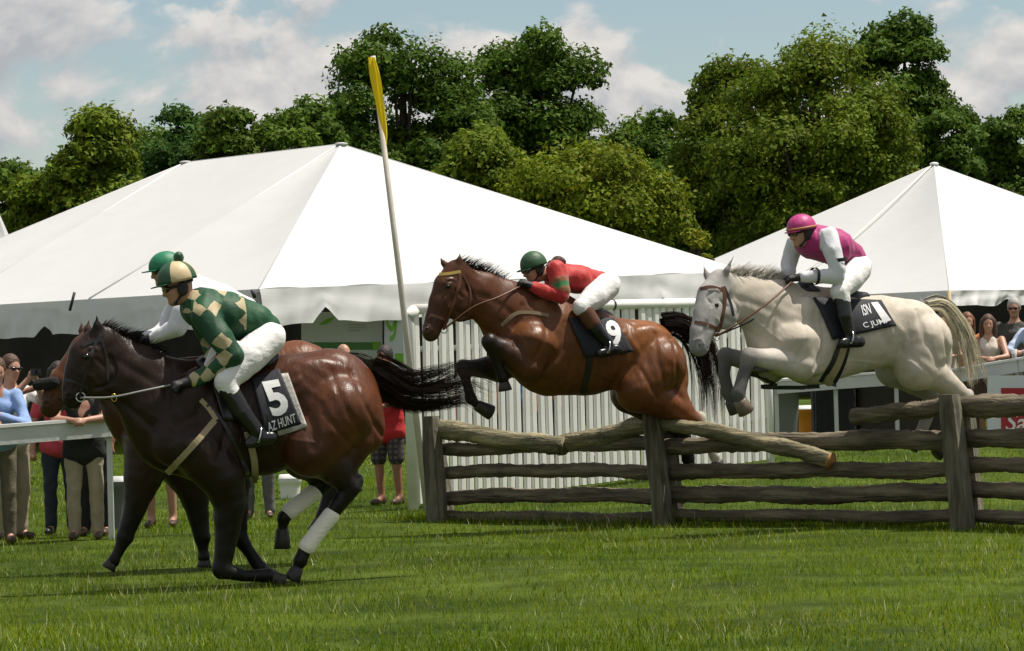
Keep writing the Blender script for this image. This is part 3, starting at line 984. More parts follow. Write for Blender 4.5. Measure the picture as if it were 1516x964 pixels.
TREES = [
 # label, d, cx, top, width, low, colour, leaves, clumps, leaf size
 ('low dark tree at the end of the row past the small peaked tent', 170, 10, 236, 150, 420, DG, 5000, 24, .36),
 ('rounded olive green tree rising above the left slope of the marquee', 165, 128, 150, 200, 440, OG, 11000, 36, .36),
 ('bluish dark green tree next to the rounded olive tree', 175, 268, 156, 190, 430, BG, 10000, 34, .36),
 ('slim mid green tree above the marquee ridge', 168, 385, 125, 185, 430, MG, 10000, 34, .34),
 ('short leafy tree between the slim tree and the tall dark crown', 180, 450, 135, 190, 430, DG, 9000, 30, .36),
 ('tall dark crowned tree standing directly behind the yellow flag', 190, 592, 36, 250, 400, DG, 17000, 52, .36),
 ('tall dark tree with two rounded domes right of the flag', 195, 795, 27, 205, 420, DG, 15000, 46, .36),
 ('small leafy tree in the dip between the two tallest crowns', 205, 955, 140, 180, 430, MG, 8000, 28, .36),
 ('low yellowish green bushy tree above the marquee slope', 125, 720, 185, 190, 430, OG, 11000, 36, .26),
 ('spreading yellow green bushy tree in front of the dark tall crowns', 118, 870, 195, 260, 460, YG, 14000, 44, .25),
 ('broad olive tree with hanging branches behind the pink rider', 140, 1195, 28, 280, 470, OG, 20000, 60, .28),
 ('feathery olive tree leaning off the broad olive tree', 146, 1085, 70, 170, 470, OG, 10000, 40, .28),
 ('dark green tree filling the space behind the marquee corner', 150, 1050, 200, 220, 480, DG, 9000, 34, .32),
 ('open dark green tree towering behind the pyramid tent', 200, 1335, 22, 165, 330, DG, 10000, 34, .38),
 ('dense dark tree flanking the pyramid tent peak', 185, 1390, 150, 140, 440, DG, 8000, 28, .36),
 ('dark green tree at the right end of the row above the pyramid tent', 190, 1490, 145, 170, 440, DG, 9000, 30, .36),
 ('dark backing tree glimpsed between marquee ridge and flag', 215, 500, 180, 230, 420, DG, 7000, 26, .42),
 ('dark backing tree glimpsed behind the twin domed tree', 215, 690, 150, 230, 420, DG, 7000, 26, .42),
 ('dark backing tree behind the broad olive tree', 210, 1240, 180, 260, 440, DG, 7000, 26, .42),
 ('dark backing tree behind the rounded olive and bluish trees', 210, 200, 190, 330, 430, DG, 7000, 26, .42),
 ('dark backing tree far behind the low end of the row', 215, -60, 250, 200, 420, DG, 5000, 22, .42),
 ('dark tree beyond the right side of the pyramid tent', 195, 1650, 130, 220, 440, DG, 5500, 28, .40),
 ('olive tree at the far left end of the row', 175, -170, 190, 230, 440, OG, 5500, 28, .40),
 ('mid green tree filling the dip left of the slim tree', 185, 325, 165, 170, 430, MG, 6500, 28, .36),
 ('dark tree between the small leafy tree and the feathery olive tree', 200, 1005, 150, 150, 430, DG, 6000, 26, .36),
 ('dark tree beside the right end of the row', 195, 1440, 140, 140, 430, DG, 6000, 26, .36),
]
for i, (lb, d, cx, tp, wd, lw, col, nl, nb, lf) in enumerate(TREES):
    build_tree(lb, d, cx, tp, wd, lw, col, nl, nb, lf, seed=20 + i, group='trees beyond the tents', droop=.25 if col in (OG, YG) else 0)
build_tree('small bright yellow green sapling at the tip of the marquee slope', 95, 1028, 340, 55, 430, (0.17, 0.20, 0.015), 900, 12, .22, seed=77, name='sapling')
# ================================================================== HORSES AND RIDERS
def coat(name, rough, spec, var, hs=1.0):
    """horse coat: vertex colour, soft blotches, muscle relief and fine hair relief, uneven gloss"""
    m = mat(name, (.1, .05, .03), rough, attr=True, noise=var, nscale=7, spec=spec)
    t = m.node_tree; b = t.nodes['Principled BSDF']
    tcn = t.nodes.new('ShaderNodeTexCoord')
    def nz(scale, det, st=None):
        n = t.nodes.new('ShaderNodeTexNoise'); n.inputs['Scale'].default_value = scale; n.inputs['Detail'].default_value = det
        if st:
            q = t.nodes.new('ShaderNodeMapping'); q.inputs['Scale'].default_value = st; t.links.new(tcn.outputs['Object'], q.inputs[0]); t.links.new(q.outputs[0], n.inputs['Vector'])
        else: t.links.new(tcn.outputs['Object'], n.inputs['Vector'])
        return n
    n1_ = nz(15, 5, (1.7, 1, .5)); n2_ = nz(150, 2, (.35, 1, 1)); n3_ = nz(4, 4)
    b1 = t.nodes.new('ShaderNodeBump'); b1.inputs['Strength'].default_value = .30 * hs; b1.inputs['Distance'].default_value = .022
    b2 = t.nodes.new('ShaderNodeBump'); b2.inputs['Strength'].default_value = .35; b2.inputs['Distance'].default_value = .004
    t.links.new(n1_.outputs[0], b1.inputs['Height']); t.links.new(n2_.outputs[0], b2.inputs['Height']); t.links.new(b1.outputs[0], b2.inputs['Normal']); t.links.new(b2.outputs[0], b.inputs['Normal'])
    mr = t.nodes.new('ShaderNodeMapRange'); mr.inputs[1].default_value = .35; mr.inputs[2].default_value = .65; mr.inputs[3].default_value = rough - .10; mr.inputs[4].default_value = rough + .15
    t.links.new(n3_.outputs[0], mr.inputs[0]); t.links.new(mr.outputs[0], b.inputs['Roughness'])
    return m
coatm = coat('horse_coat', .41, .25, .30)
greycoat = coat('grey_horse_coat', .6, .22, .17, .8)
eyem = mat('dark_eye', (.006, .004, .003), .12)
leather_b = mat('brown_leather', (.10, .035, .014), .45, noise=.2, nscale=20)
leather_k = mat('black_leather', (.012, .012, .013), .38, noise=.2, nscale=20)
steel = mat('polished_steel', (.6, .6, .6), .25, metal=1.0)
brass = mat('brass', (.6, .42, .12), .3, metal=1.0)
navy = mat('black_number_cloth', (.011, .012, .018), .75, bump=.4, bscale=30, dist=.006)
whitecl = mat('white_cloth', (.72, .72, .72), .75, bump=.3, bscale=20, dist=.008)
girthm = mat('tan_girth_web', (.34, .27, .16), .8)
sheepm = mat('grey_saddle_pad', (.42, .40, .37), .9, noise=.25, nscale=18, bump=.6, bscale=50, dist=.01)

def strand_mesh(name, m, parent, path, n, r0, spread0, spread1, col, seed=0, ysq=.55, segs=12, lenj=.35, start=0.0):
    """a lock of hair: n tapered strands following path (k,3)"""
    r = np.random.default_rng(seed)
    P = spline(path, segs)
    T = np.gradient(P, axis=0); T /= np.linalg.norm(T, axis=1)[:, None]
    side = np.cross(T, np.array([0, 1.0, 0])); side /= np.linalg.norm(side, axis=1)[:, None] + 1e-9
    Vs, Fs, Cs = [], [], []
    t = np.linspace(0, 1, segs)
    off = 0
    nl = max(10, n // 22)
    lock = [(r.normal(0, .5), r.normal(0, .5), r.uniform(3, 7), r.uniform(0, 6), r.random(), r.uniform(.6, 1.5)) for _ in range(nl)]
    for i in range(n):
        la, lb, lw, lp_, ll, lx = lock[i % nl]
        a, b = la + r.normal(0, .09), lb + r.normal(0, .09)
        tl = np.clip(t * (1 - lenj * (.7 * ll + .3 * r.random())), 0, 1)
        Q = np.stack([np.interp(tl, t, P[:, k]) for k in range(3)], 1)
        S = np.stack([np.interp(tl, t, side[:, k]) for k in range(3)], 1)
        sp = spread0 + (spread1 - spread0) * tl
        wob = .5 * lx * np.sin(t * lw + lp_) + .08 * np.sin(t * r.uniform(5, 11) + r.uniform(0, 6))
        Q = Q + S * ((a + wob * t * .6) * sp)[:, None]
        Q[:, 1] += (b + .3 * np.sin(t * 6 + lp_)) * sp * ysq
        rad = r0 * r.uniform(.5, 1.1) * (1 - .85 * t)
        ring = []
        for j in range(3):
            q = 2 * math.pi * j / 3
            ring.append(Q + S * (math.cos(q) * rad)[:, None] + np.array([0, 1, 0]) * (math.sin(q) * rad)[:, None])
        V = np.stack(ring, 1).reshape(-1, 3)
        k = np.arange(segs - 1) * 3
        for j in range(3):
            j2 = (j + 1) % 3
            Fs.append(np.stack([k + j, k + j2, k + j2 + 3, k + j + 3], 1) + off)
        Vs.append(V); off += len(V)
        c = np.array(col[r.integers(len(col))]) * r.uniform(.7, 1.3)
        Cs.append(np.tile(c, (len(V), 1)))
    return mk(name, np.concatenate(Vs), np.concatenate(Fs), m, parent, True, np.concatenate(Cs))
hairm = mat('horse_hair', (.02, .015, .01), .75, attr=True, spec=.12)

def conform(fr, S, px, py, off, yref=.24):
    p = fr.P(px, py, yref)
    y = float(S.side(p[0], p[2]))
    for _ in range(2):
        p = fr.P(px, py, max(y, -.1)); y = float(S.side(p[0], p[2]))
    return np.array((p[0], y + off, p[2]))

def patch(name, fr, S, quad, m, parent, off=.012, nu=14, nv=12, bulge=0.0):
    """cloth lying on the horse's near side; quad = 4 photo points (tl,tr,br,bl)"""
    q = [np.array(p, float) for p in quad]
    top, bot = [], []
    for i in range(nu + 1):
        for j in range(nv + 1):
            u, v = i / nu, j / nv
            p = (q[0] * (1 - u) + q[1] * u) * (1 - v) + (q[3] * (1 - u) + q[2] * u) * v
            c = conform(fr, S, p[0], p[1], 0)
            wv = .006 * math.sin(u * 9 + v * 3) * v
            top.append(c + np.array([0, off + wv + bulge * math.sin(math.pi * u) * math.sin(math.pi * v), 0])); bot.append(c + np.array([0, off - .010, 0]))
    n1 = nv + 1; N_ = len(top)
    fs = []
    for i in range(nu):
        for j in range(nv):
            a = i * n1 + j
            fs.append((a, a + 1, a + n1 + 1, a + n1)); fs.append((a + N_, a + n1 + N_, a + n1 + 1 + N_, a + 1 + N_))
    ring = [i * n1 for i in range(nu + 1)] + [nu * n1 + j for j in range(1, n1)] + [i * n1 + nv for i in range(nu - 1, -1, -1)] + [j for j in range(nv - 1, 0, -1)]
    for a, b in zip(ring, ring[1:] + ring[:1]): fs.append((a, b, b + N_, a + N_))
    return mk(name, np.array(top + bot), fs, m, parent, True)

def text_on(name, txt, fr, S, quad, m, parent, off=.022, bold=.03):
    """lettering laid on the near side inside the photo quad (tl,tr,br,bl)"""
    cu = bpy.data.curves.new('t', 'FONT'); cu.body = txt; cu.offset = bold; cu.resolution_u = 3
    ob = bpy.data.objects.new('t', cu); C.objects.link(ob)
    me = bpy.data.meshes.new_from_object(ob.evaluated_get(bpy.context.evaluated_depsgraph_get()))
    bpy.data.objects.remove(ob); 
    bm = bmesh.new(); bm.from_mesh(me); bmesh.ops.triangulate(bm, faces=bm.faces)
    for _ in range(2): bmesh.ops.subdivide_edges(bm, edges=[e for e in bm.edges if e.calc_length() > .15], cuts=1); bmesh.ops.triangulate(bm, faces=bm.faces)
    xs = [v.co.x for v in bm.verts]; ys = [v.co.y for v in bm.verts]
    x0, x1, y0, y1 = min(xs), max(xs), min(ys), max(ys)
    q = [np.array(p, float) for p in quad]
    V = []
    bm.verts.index_update()
    for v in bm.verts:
        u = (v.co.x - x0) / (x1 - x0); w_ = 1 - (v.co.y - y0) / (y1 - y0)
        p = (q[0] * (1 - u) + q[1] * u) * (1 - w_) + (q[3] * (1 - u) + q[2] * u) * w_
        V.append(conform(fr, S, p[0], p[1], off))
    Fc = [tuple(x.index for x in f.verts) for f in bm.faces]
    bm.free()
    return mk(name, np.array(V), Fc, m, parent, False)

def strap(name, fr, S, pts, wpx, m, parent, off=.006, n=24, yref=.2):
    """flat strap lying on the near side through photo points"""
    P = spline(np.array(pts, float), n)
    T = np.gradient(P, axis=0); T /= np.linalg.norm(T, axis=1)[:, None]
    Nn = np.stack([-T[:, 1], T[:, 0]], 1) * wpx / 2
    vs = []
    for p, q in zip(P, Nn):
        a = conform(fr, S, *(p + q), 0, yref); b = conform(fr, S, *(p - q), 0, yref)
        yy = max(a[1], b[1])
        a[1] = a[1] * .5 + yy * .5; b[1] = b[1] * .5 + yy * .5
        o = np.array([0, off, 0])
        vs += [a + o, b + o, b - o, a - o]
    fs = []
    for i in range(n - 1):
        for k in range(4):
            fs.append((4 * i + k, 4 * i + (k + 1) % 4, 4 * i + 4 + (k + 1) % 4, 4 * i + 4 + k))
    fs += [(0, 3, 2, 1), (4 * n - 4, 4 * n - 3, 4 * n - 2, 4 * n - 1)]
    return mk(name, np.array(vs), fs, m, parent, False)

def cord(name, pts, r, m, parent, n=16, off=None):
    P = spline(np.array(pts, float), n)
    mb = MB(); mb.tube([Vector(p) for p in P], r, 6); return mb.build(name, m, parent)

def leg_nodes(S, fr, nodes, cols, k=.03, w=1.0):
    S.chain(fr.N(*nodes), w=w, k=k, col=cols)

def hoof(S, fr, a, b, ra, rb, col, y):
    S.cone(fr.P(a[0], a[1], y), fr.P(b[0], b[1], y), ra * fr.sc, rb * fr.sc, 1.0, .008, col)

def simil(a0, a1, b0, b1):
    a0, a1, b0, b1 = [complex(*v) for v in (a0, a1, b0, b1)]
    m = (b1 - b0) / (a1 - a0)
    def f(q):
        z = b0 + (complex(*q) - a0) * m
        return (z.real, z.imag)
    return f
# relief lines drawn on the bright bay (photo points), carried to the others by similarity: (points, depth m, half width m)
BODY_LINES = [
 ([(688, 462), (715, 478), (742, 498)], -.020, .022), ([(700, 428), (740, 448), (772, 476)], -.010, .030),
 ([(776, 452), (764, 486), (758, 512)], -.016, .020), ([(832, 478), (824, 520), (802, 552)], -.022, .022),
 ([(802, 484), (790, 515), (776, 540)], -.014, .018), ([(842, 535), (838, 578)], -.012, .028),
 ([(916, 515), (919, 548), (911, 572)], -.030, .040), ([(921, 494), (927, 492)], .018, .022),
 ([(990, 503), (988, 545), (1002, 588)], -.020, .018), ([(968, 495), (962, 530), (972, 575)], -.013, .022),
 ([(938, 540), (948, 568), (962, 590)], -.012, .018), ([(930, 500), (945, 530), (938, 560)], .010, .025),
 ([(862, 500), (858, 535), (848, 565)], -.005, .012), ([(876, 500), (873, 535), (864, 565)], -.005, .012), ([(890, 505), (888, 538), (880, 566)], -.006, .012),
 ([(745, 470), (765, 500), (772, 525)], .006, .012), ([(855, 548), (890, 556), (915, 566)], .007, .009),
]
HEAD_LINES = [
 ([(692, 424), (700, 446), (690, 468), (672, 474)], -.020, .012), ([(657, 440), (648, 466)], .010, .010), ([(664, 416), (655, 424), (658, 432)], -.008, .010),
 ([(672, 416), (668, 413), (660, 414)], .010, .008), ([(672, 430), (684, 440)], -.007, .014), ([(668, 468), (655, 486)], -.008, .010), ([(638, 470), (632, 484)], .006, .010),
 ([(648, 458), (640, 476)], -.008, .010), ([(664, 455), (676, 468)], .006, .010), ([(628, 484), (636, 482), (640, 490)], .008, .007),
]
def make_sculpt(fr, sp):
    bt = simil((815, 512), (955, 527), sp['torso'][1][:2], sp['torso'][4][:2])
    nk = simil((683, 417), (790, 490), sp['neck'][0][:2], sp['neck'][3][:2])
    hd_ = simil((676, 404), (638, 492), sp['head'][0][:2], sp['head'][4][:2])
    L_ = []
    for i, (pts, dep, wd) in enumerate(BODY_LINES):
        f = nk if i < 2 else bt
        L_.append((spline(np.array([fr.P(*f(q), .2)[[0, 2]] for q in pts]), 20), dep * .68, wd * 1.1, .02))
    for pts, dep, wd in HEAD_LINES:
        L_.append((spline(np.array([fr.P(*hd_(q), .06 + sp.get('head_y', 0) * .5)[[0, 2]] for q in pts]), 20), dep, wd, .0))
    def f(vv, nn):
        out_ = np.zeros(len(vv)); xz = vv[:, [0, 2]]
        for P, dep, wd, ymin in L_:
            lo = P.min(0) - 3 * wd; hi = P.max(0) + 3 * wd
            m = ((xz > lo) & (xz < hi)).all(1) & (np.abs(vv[:, 1]) > ymin) & (np.abs(nn[:, 1]) > .25)
            if not m.any(): continue
            q = xz[m]
            a = P[:-1]; b = P[1:] - a; bb = (b ** 2).sum(1) + 1e-12
            t = np.clip(((q[:, None] - a) * b).sum(2) / bb, 0, 1)
            d = np.sqrt((((q[:, None] - a) - t[:, :, None] * b) ** 2).sum(2)).min(1)
            out_[m] += dep * np.exp(-(d / wd) ** 2) * np.clip((np.abs(nn[m, 1]) - .25) * 2, 0, 1)
        # slight unevenness of hide and sinew
        k = vv * 21
        out_ += .0022 * np.sin(k[:, 0] + 2 * np.sin(k[:, 2] * .7)) * np.sin(k[:, 2] * 1.3 + 1.7 * np.sin(k[:, 0] * .6 + k[:, 1]))
        return vv + nn * out_[:, None]
    return f

def make_horse(name, label, fr, sp):
    S = Sdf()
    c = sp['col']; B = c['body']; NK = c.get('neck', B); RU = c.get('rump', B); LG = c['leg']; HD = c.get('head', B); MZ = c.get('muzzle', LG); UP = c.get('upper', B)
    T = fr.N(*sp['torso'])
    wt = sp.get('wt', [.58, .62, .68, .66, .64])
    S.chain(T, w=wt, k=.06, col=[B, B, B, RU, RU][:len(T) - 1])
    x = sp['withers']; S.chain(fr.N(*x), w=.42, k=.09, col=B)
    S.chain(fr.N(*sp['neck']), w=[.42, .50, .55], k=.06, col=NK)
    H = fr.N(*sp['head'])
    S.chain(H, w=.62, k=.03, col=[HD, HD, HD, MZ, MZ][:len(H) - 1])
    jw = sp['jaw']; S.ell(fr.P(jw[0], jw[1], jw[3] if len(jw) > 3 else 0), (jw[2] * fr.sc, .075, jw[2] * fr.sc * 1.1), k=.04, col=HD)
    # cheek crest, brow and nostril relief
    ex, ey = sp['eye']
    ydir = sp.get('head_y', 0)
    S.ell(fr.P(ex, ey - 4, .080 + ydir * .3), (.038, .02, .020), k=.02, col=HD)
    nx_, ny_ = sp['nostril']
    S.ell(fr.P(nx_, ny_, .05 + ydir), (.03, .02, .035), k=.02, col=MZ)
    S.ell(fr.P(nx_, ny_, .066 + ydir), (.015, .018, .024), k=.01, sub=True)
    # mouth slit, nostril pit and chin
    mx0 = fr.P(*sp['mouth'][0], .06 + ydir); mx1 = fr.P(*sp['mouth'][1], .06 + ydir * .6)
    S.cone(mx0, mx1, .006, .004, 1, .006, sub=True)
    # muscles: shoulder, forearm base, loin, thigh
    for (px, py, rx, rz, ang, y, ry) in sp.get('muscle', []):
        for sgn in (1, -1):
            S.ell(fr.P(px, py, 0) + np.array([0, sgn * y, 0]), (rx * fr.sc, ry, rz * fr.sc), ang=ang, k=.045, col=B if px < sp['torso'][2][0] else RU)
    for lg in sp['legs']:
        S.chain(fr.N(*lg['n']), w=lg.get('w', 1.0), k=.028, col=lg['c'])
        h0, h1 = lg['hoof']; y = lg['n'][-1][3]
        S.cone(fr.P(lg['n'][-1][0], lg['n'][-1][1], y), fr.P(h0[0], h0[1], y), lg['n'][-1][2] * fr.sc * .9, lg.get('hr', 10) * fr.sc * .8, 1.0, .02, lg['c'][-1])
        if abs(h0[0] - h1[0]) + abs(h0[1] - h1[1]) < 5: hoof(S, fr, h0, h1, lg.get('hr', 10), lg.get('hr2', 13), lg.get('hc', (.03, .025, .02)), y)
        kx = lg.get('knee')
        if kx: S.ell(fr.P(kx[0], kx[1], y), (kx[2] * fr.sc, kx[2] * fr.sc * .85, kx[2] * fr.sc), k=.02, col=lg['c'][-1] if isinstance(lg['c'], list) else lg['c'])
    # ears
    for (b, t, y, yt) in sp['ears']:
        p0 = fr.P(b[0], b[1], y); p1 = fr.P(t[0], t[1], yt); pm = p0 * .55 + p1 * .45
        S.cone(p0, pm, .026, .030, .6, .02, c.get('ear', HD)); S.cone(pm, p1, .028, .006, .6, .012, c.get('ear', HD))
    root = fr.root(name)
    tag(root, label, 'horse')
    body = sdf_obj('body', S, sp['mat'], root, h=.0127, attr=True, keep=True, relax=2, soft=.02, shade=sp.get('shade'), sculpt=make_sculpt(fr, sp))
    S.ymax()
    for lg in sp['legs']:
        h0, h1 = lg['hoof']
        if abs(h0[0] - h1[0]) + abs(h0[1] - h1[1]) < 5: continue
        y = lg['n'][-1][3]; a = Vector(fr.P(*h0, y)); b = Vector(fr.P(*h1, y)); ax = (b - a).normalized(); ln = max((b - a).length, .06)
        r0 = max(lg.get('hr', 8) * fr.sc * 1.02, .038); r1_ = max(lg.get('hr2', 11) * fr.sc * 1.05, .058)
        mb = MB(); mb.tube([a - ax * .012, a, a + ax * ln * .5, a + ax * ln, a + ax * (ln + .004)], [r0 * .9, r0 * 1.06, (r0 + r1_) * .52, r1_, r1_ * .9], 14, flat=.92)
        mb.build('hoof', mat('horn_%d' % int(lg.get('hc', (.03, .025, .02))[0] * 1000), lg.get('hc', (.022, .018, .015)), .55, noise=.35, nscale=30, bump=.4, bscale=40, dist=.006), root)
    e = conform(fr, S, ex, ey, -.008)
    mb = MB(); mb.ellipsoid(Vector(e), (.026, .018, .021)); mb.build('eye', eyem, root)
    return root, S

def make_mane(fr, root, pts, col, n, r, lift, back, seed, down=0.0, S=None):
    """short mane strands along the crest: pts photo polyline poll->withers"""
    P = spline(np.array([fr.P(p[0], p[1], 0) for p in pts]), n)
    rr = np.random.default_rng(seed)
    Vs, Fs, Cs = [], [], []; off = 0
    seg = 6
    for i in range(n):
        for q in range(5):
            b = P[i] + rr.normal(0, .012, 3)
            ln = lift * rr.uniform(.5, 1.25)
            t = np.linspace(0, 1, seg)[:, None]
            d1 = np.array([-back * rr.uniform(.4, 1.3), rr.normal(.0, .35), 1.0 - down]); d1 /= np.linalg.norm(d1)
            d2 = np.array([-1.0, rr.normal(0, .4), rr.uniform(-.5, .25)])
            Q = b + d1 * ln * t + d2 * ln * .5 * t ** 2
            rad = r * (1 - .85 * t[:, 0])
            ring = [Q + np.stack([math.cos(a) * rad, math.sin(a) * rad, 0 * rad], 1) for a in (0, 2.1, 4.2)]
            V = np.stack(ring, 1).reshape(-1, 3); k = np.arange(seg - 1) * 3
            for j in range(3):
                Fs.append(np.stack([k + j, k + (j + 1) % 3, k + (j + 1) % 3 + 3, k + j + 3], 1) + off)
            Vs.append(V); off += len(V)
            Cs.append(np.tile(np.array(col[rr.integers(len(col))]) * rr.uniform(.7, 1.3), (len(V), 1)))
    mk('mane', np.concatenate(Vs), np.concatenate(Fs), hairm, root, True, np.concatenate(Cs))

BLK = (.006, .005, .0045)
# ------------------------------------------------ dark bay number 5, nearest
fr1 = Frame(330, FPX / 208, 16)
sp1 = dict(mat=coatm,
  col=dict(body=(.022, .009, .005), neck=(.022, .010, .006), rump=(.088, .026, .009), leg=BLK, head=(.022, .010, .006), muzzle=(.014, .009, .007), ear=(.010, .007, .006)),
  torso=[(254, 640, 58), (318, 630, 85), (385, 624, 80), (437, 606, 82), (488, 592, 76), (513, 600, 54)],
  withers=[(262, 570, 30), (330, 560, 26)],
  neck=[(158, 518, 31), (203, 560, 51), (245, 602, 67), (290, 628, 76)],
  head=[(148, 507, 25), (132, 530, 31), (122, 552, 27), (111, 574, 19), (107, 591, 15)], jaw=(147, 560, 29),
  eye=(128, 528), nostril=(103, 586), mouth=((100, 600), (120, 590)),
  muscle=[(268, 600, 26, 62, .45, .17, .075), (312, 650, 42, 50, .5, .19, .085), (250, 655, 30, 34, 0, .15, .09), (470, 575, 60, 44, .25, .16, .085), (528, 612, 34, 62, -.25, .13, .10), (470, 640, 40, 56, .35, .18, .09)],
  ears=[((145, 497), (143, 465), .045, .05), ((155, 497), (157, 470), -.045, -.055)],
  legs=[
   dict(n=[(290, 660, 42, .14), (330, 708, 34, .17), (340, 745, 25, .17), (335, 798, 17, .17), (328, 843, 13, .17), (362, 853, 8.5, .17), (397, 852, 10.5, .17)],
        c=[(.020, .009, .005), (.012, .007, .005), BLK, BLK, BLK, BLK], hoof=((402, 854), (420, 862)), knee=(328, 843, 14.5), hr=8.5, hr2=11.5),
   dict(n=[(300, 660, 38, -.14), (340, 715, 30, -.15), (347, 755, 21, -.15), (352, 792, 14, -.15), (368, 816, 9, -.15), (386, 842, 11, -.15)],
        c=[(.015, .008, .005), BLK, BLK, BLK, BLK], hoof=((390, 846), (405, 856)), knee=(351, 792, 14.5), hr=8.5, hr2=11.5),
   dict(n=[(500, 610, 56, .14), (462, 662, 46, .18), (493, 690, 27, .17), (519, 722, 15, .16), (486, 768, 10, .15), (453, 811, 9.5, .15), (445, 830, 10.5, .15)],
        c=[(.085, .028, .010), (.030, .012, .007), (.012, .008, .006), BLK, BLK, BLK], hoof=((440, 842), (432, 859)), hr=8.5, hr2=12, knee=(527, 712, 12)),
   dict(n=[(500, 620, 54, -.13), (455, 668, 44, -.17), (470, 695, 25, -.16), (480, 716, 14, -.15), (428, 757, 9.5, -.14), (421, 766, 10.5, -.14)],
        c=[(.03, .012, .007), (.012, .008, .006), BLK, BLK, BLK], hoof=((418, 785), (418, 812)), hr=9, hr2=12, knee=(487, 707, 11)),
   dict(n=[(540, 605, 26, .07), (528, 650, 28, .12), (508, 690, 22, .15)], c=[(.085, .028, .010), (.03, .012, .007)], hoof=((505, 690), (506, 692)), hr=12, hr2=12, hc=(.02, .01, .006)),
  ])
h1, S1 = make_horse('racehorse', 'dark bay racehorse wearing black number 5 cloth, galloping away from the fence', fr1, sp1)
def band_on(name, fr, nodes, m, root, h=.008):
    S = Sdf(); S.chain(fr.N(*nodes), k=.01); return sdf_obj(name, S, m, root, h=h, relax=1)
bandw = mat('white_leg_bandage', (.82, .77, .69), .8, bump=.8, bscale=16, dist=.012, stretch=(1, .3, 2.5))
band_on('leg_bandage', fr1, [(490, 763, 13, .15), (470, 788, 12.4, .15), (455, 809, 13, .15)], bandw, h1)
band_on('leg_bandage', fr1, [(466, 728, 13, -.145), (446, 744, 12.5, -.14), (429, 757, 13, -.14)], bandw, h1)
strand_mesh('tail', hairm, h1, [fr1.P(546, 550), fr1.P(568, 562), fr1.P(606, 580), fr1.P(652, 574), fr1.P(696, 564), fr1.P(735, 586)], 1000, .0034, .10, .14,
            [(.010, .007, .006), (.016, .009, .006), (.035, .016, .010)], seed=3, lenj=.55)
make_mane(fr1, h1, [(150, 487), (175, 496), (205, 508), (240, 528)], [(.008, .006, .006), (.016, .01, .008)], 100, .005, .07, 1.0, 4)
# tack
def tack(fr, S, root, sp):
    cl = patch('saddle_cloth', fr, S, sp['cloth'], navy, root, off=.020)
    text_on('cloth_number', sp['num'], fr, S, sp['numq'], whitecl, cl, off=.027, bold=.035)
    for t, q in sp.get('text', []): text_on('cloth_lettering', t, fr, S, q, whitecl, cl, off=.027, bold=.01)
    for q in sp.get('pad', []): patch('saddle_pad', fr, S, q, sheepm, root, off=.008)
    sd_ = Sdf()
    for (a, b, ra, rb, w_) in sp['saddle']:
        sd_.cone(fr.P(*a, 0), fr.P(*b, 0), ra * fr.sc, rb * fr.sc, w_, .02)
    sdf_obj('saddle', sd_, leather_k, root, h=.011)
    if 'flap' in sp: patch('saddle_flap', fr, S, sp['flap'], leather_k, root, off=.03)
    for pts, wpx, m in sp.get('straps', []): strap('tack_strap', fr, S, pts, wpx, m, root)
    for pts, wpx, m in sp.get('bridle', []): strap('bridle_strap', fr, S, pts, wpx, m, root, yref=.1, off=.004)
    for pts, r_, m in sp.get('reins', []):
        cord('rein', [fr.P(*p) for p in pts], r_, m, root)
    if 'bit' in sp:
        x, y = sp['bit']; c_ = conform(fr, S, x, y, .008, .08)
        mb = MB(); pts = [Vector(c_) + Vector((math.cos(a), 0, math.sin(a))) * .032 for a in np.linspace(0, 2 * math.pi, 15)]
        mb.tube(pts, .006, 6, up=Vector((0, 1, 0))); mb.build('bit_ring', steel, root)
tack(fr1, S1, h1, dict(
  cloth=[(372, 560), (412, 545), (446, 628), (392, 643)], num='5', numq=[(383, 566), (413, 561), (430, 609), (404, 619)],
  text=[('AZ HUNT', [(394, 626), (435, 612), (438, 625), (397, 640)])],
  pad=[[(388, 556), (426, 552), (455, 632), (412, 646)]],
  saddle=[((300, 545), (345, 552), 16, 14, 1.0), ((345, 552), (395, 538), 14, 16, 1.2), ((395, 538), (408, 532), 13, 9, 1.3)],
  flap=[(308, 552), (352, 552), (358, 622), (330, 622)],
  straps=[([(318, 622), (290, 655), (262, 685), (247, 701)], 9, girthm), ([(296, 590), (330, 625), (362, 690), (370, 722)], 5, leather_k),
          ([(366, 640), (376, 680), (378, 716)], 10, girthm), ([(297, 592), (310, 606), (320, 622)], 7, girthm)],
  bridle=[([(150, 494), (140, 512), (127, 550), (118, 586)], 4, leather_k), ([(121, 512), (135, 506), (150, 503)], 5, leather_k), ([(97, 562), (112, 566), (130, 575)], 4, leather_k),
          ([(150, 500), (158, 530), (160, 565)], 3, leather_k)],
  reins=[([(119, 589, .06), (165, 588, .16), (215, 578, .2), (258, 569, .16)], .008, mat('pale_rein_web', (.26, .26, .25), .6)), ([(119, 589, -.06), (190, 585, -.14), (262, 572, -.06)], .008, leather_k)],
  bit=(119, 588)))
mb = MB(); c_ = Vector(fr1.P(169, 589, .16)); mb.tube([c_ + Vector((math.cos(a), 0, math.sin(a) * 1.5)) * .018 for a in np.linspace(0, 6.28, 13)], .004, 5, up=Vector((0, 1, 0))); mb.build('martingale_ring', brass, h1)

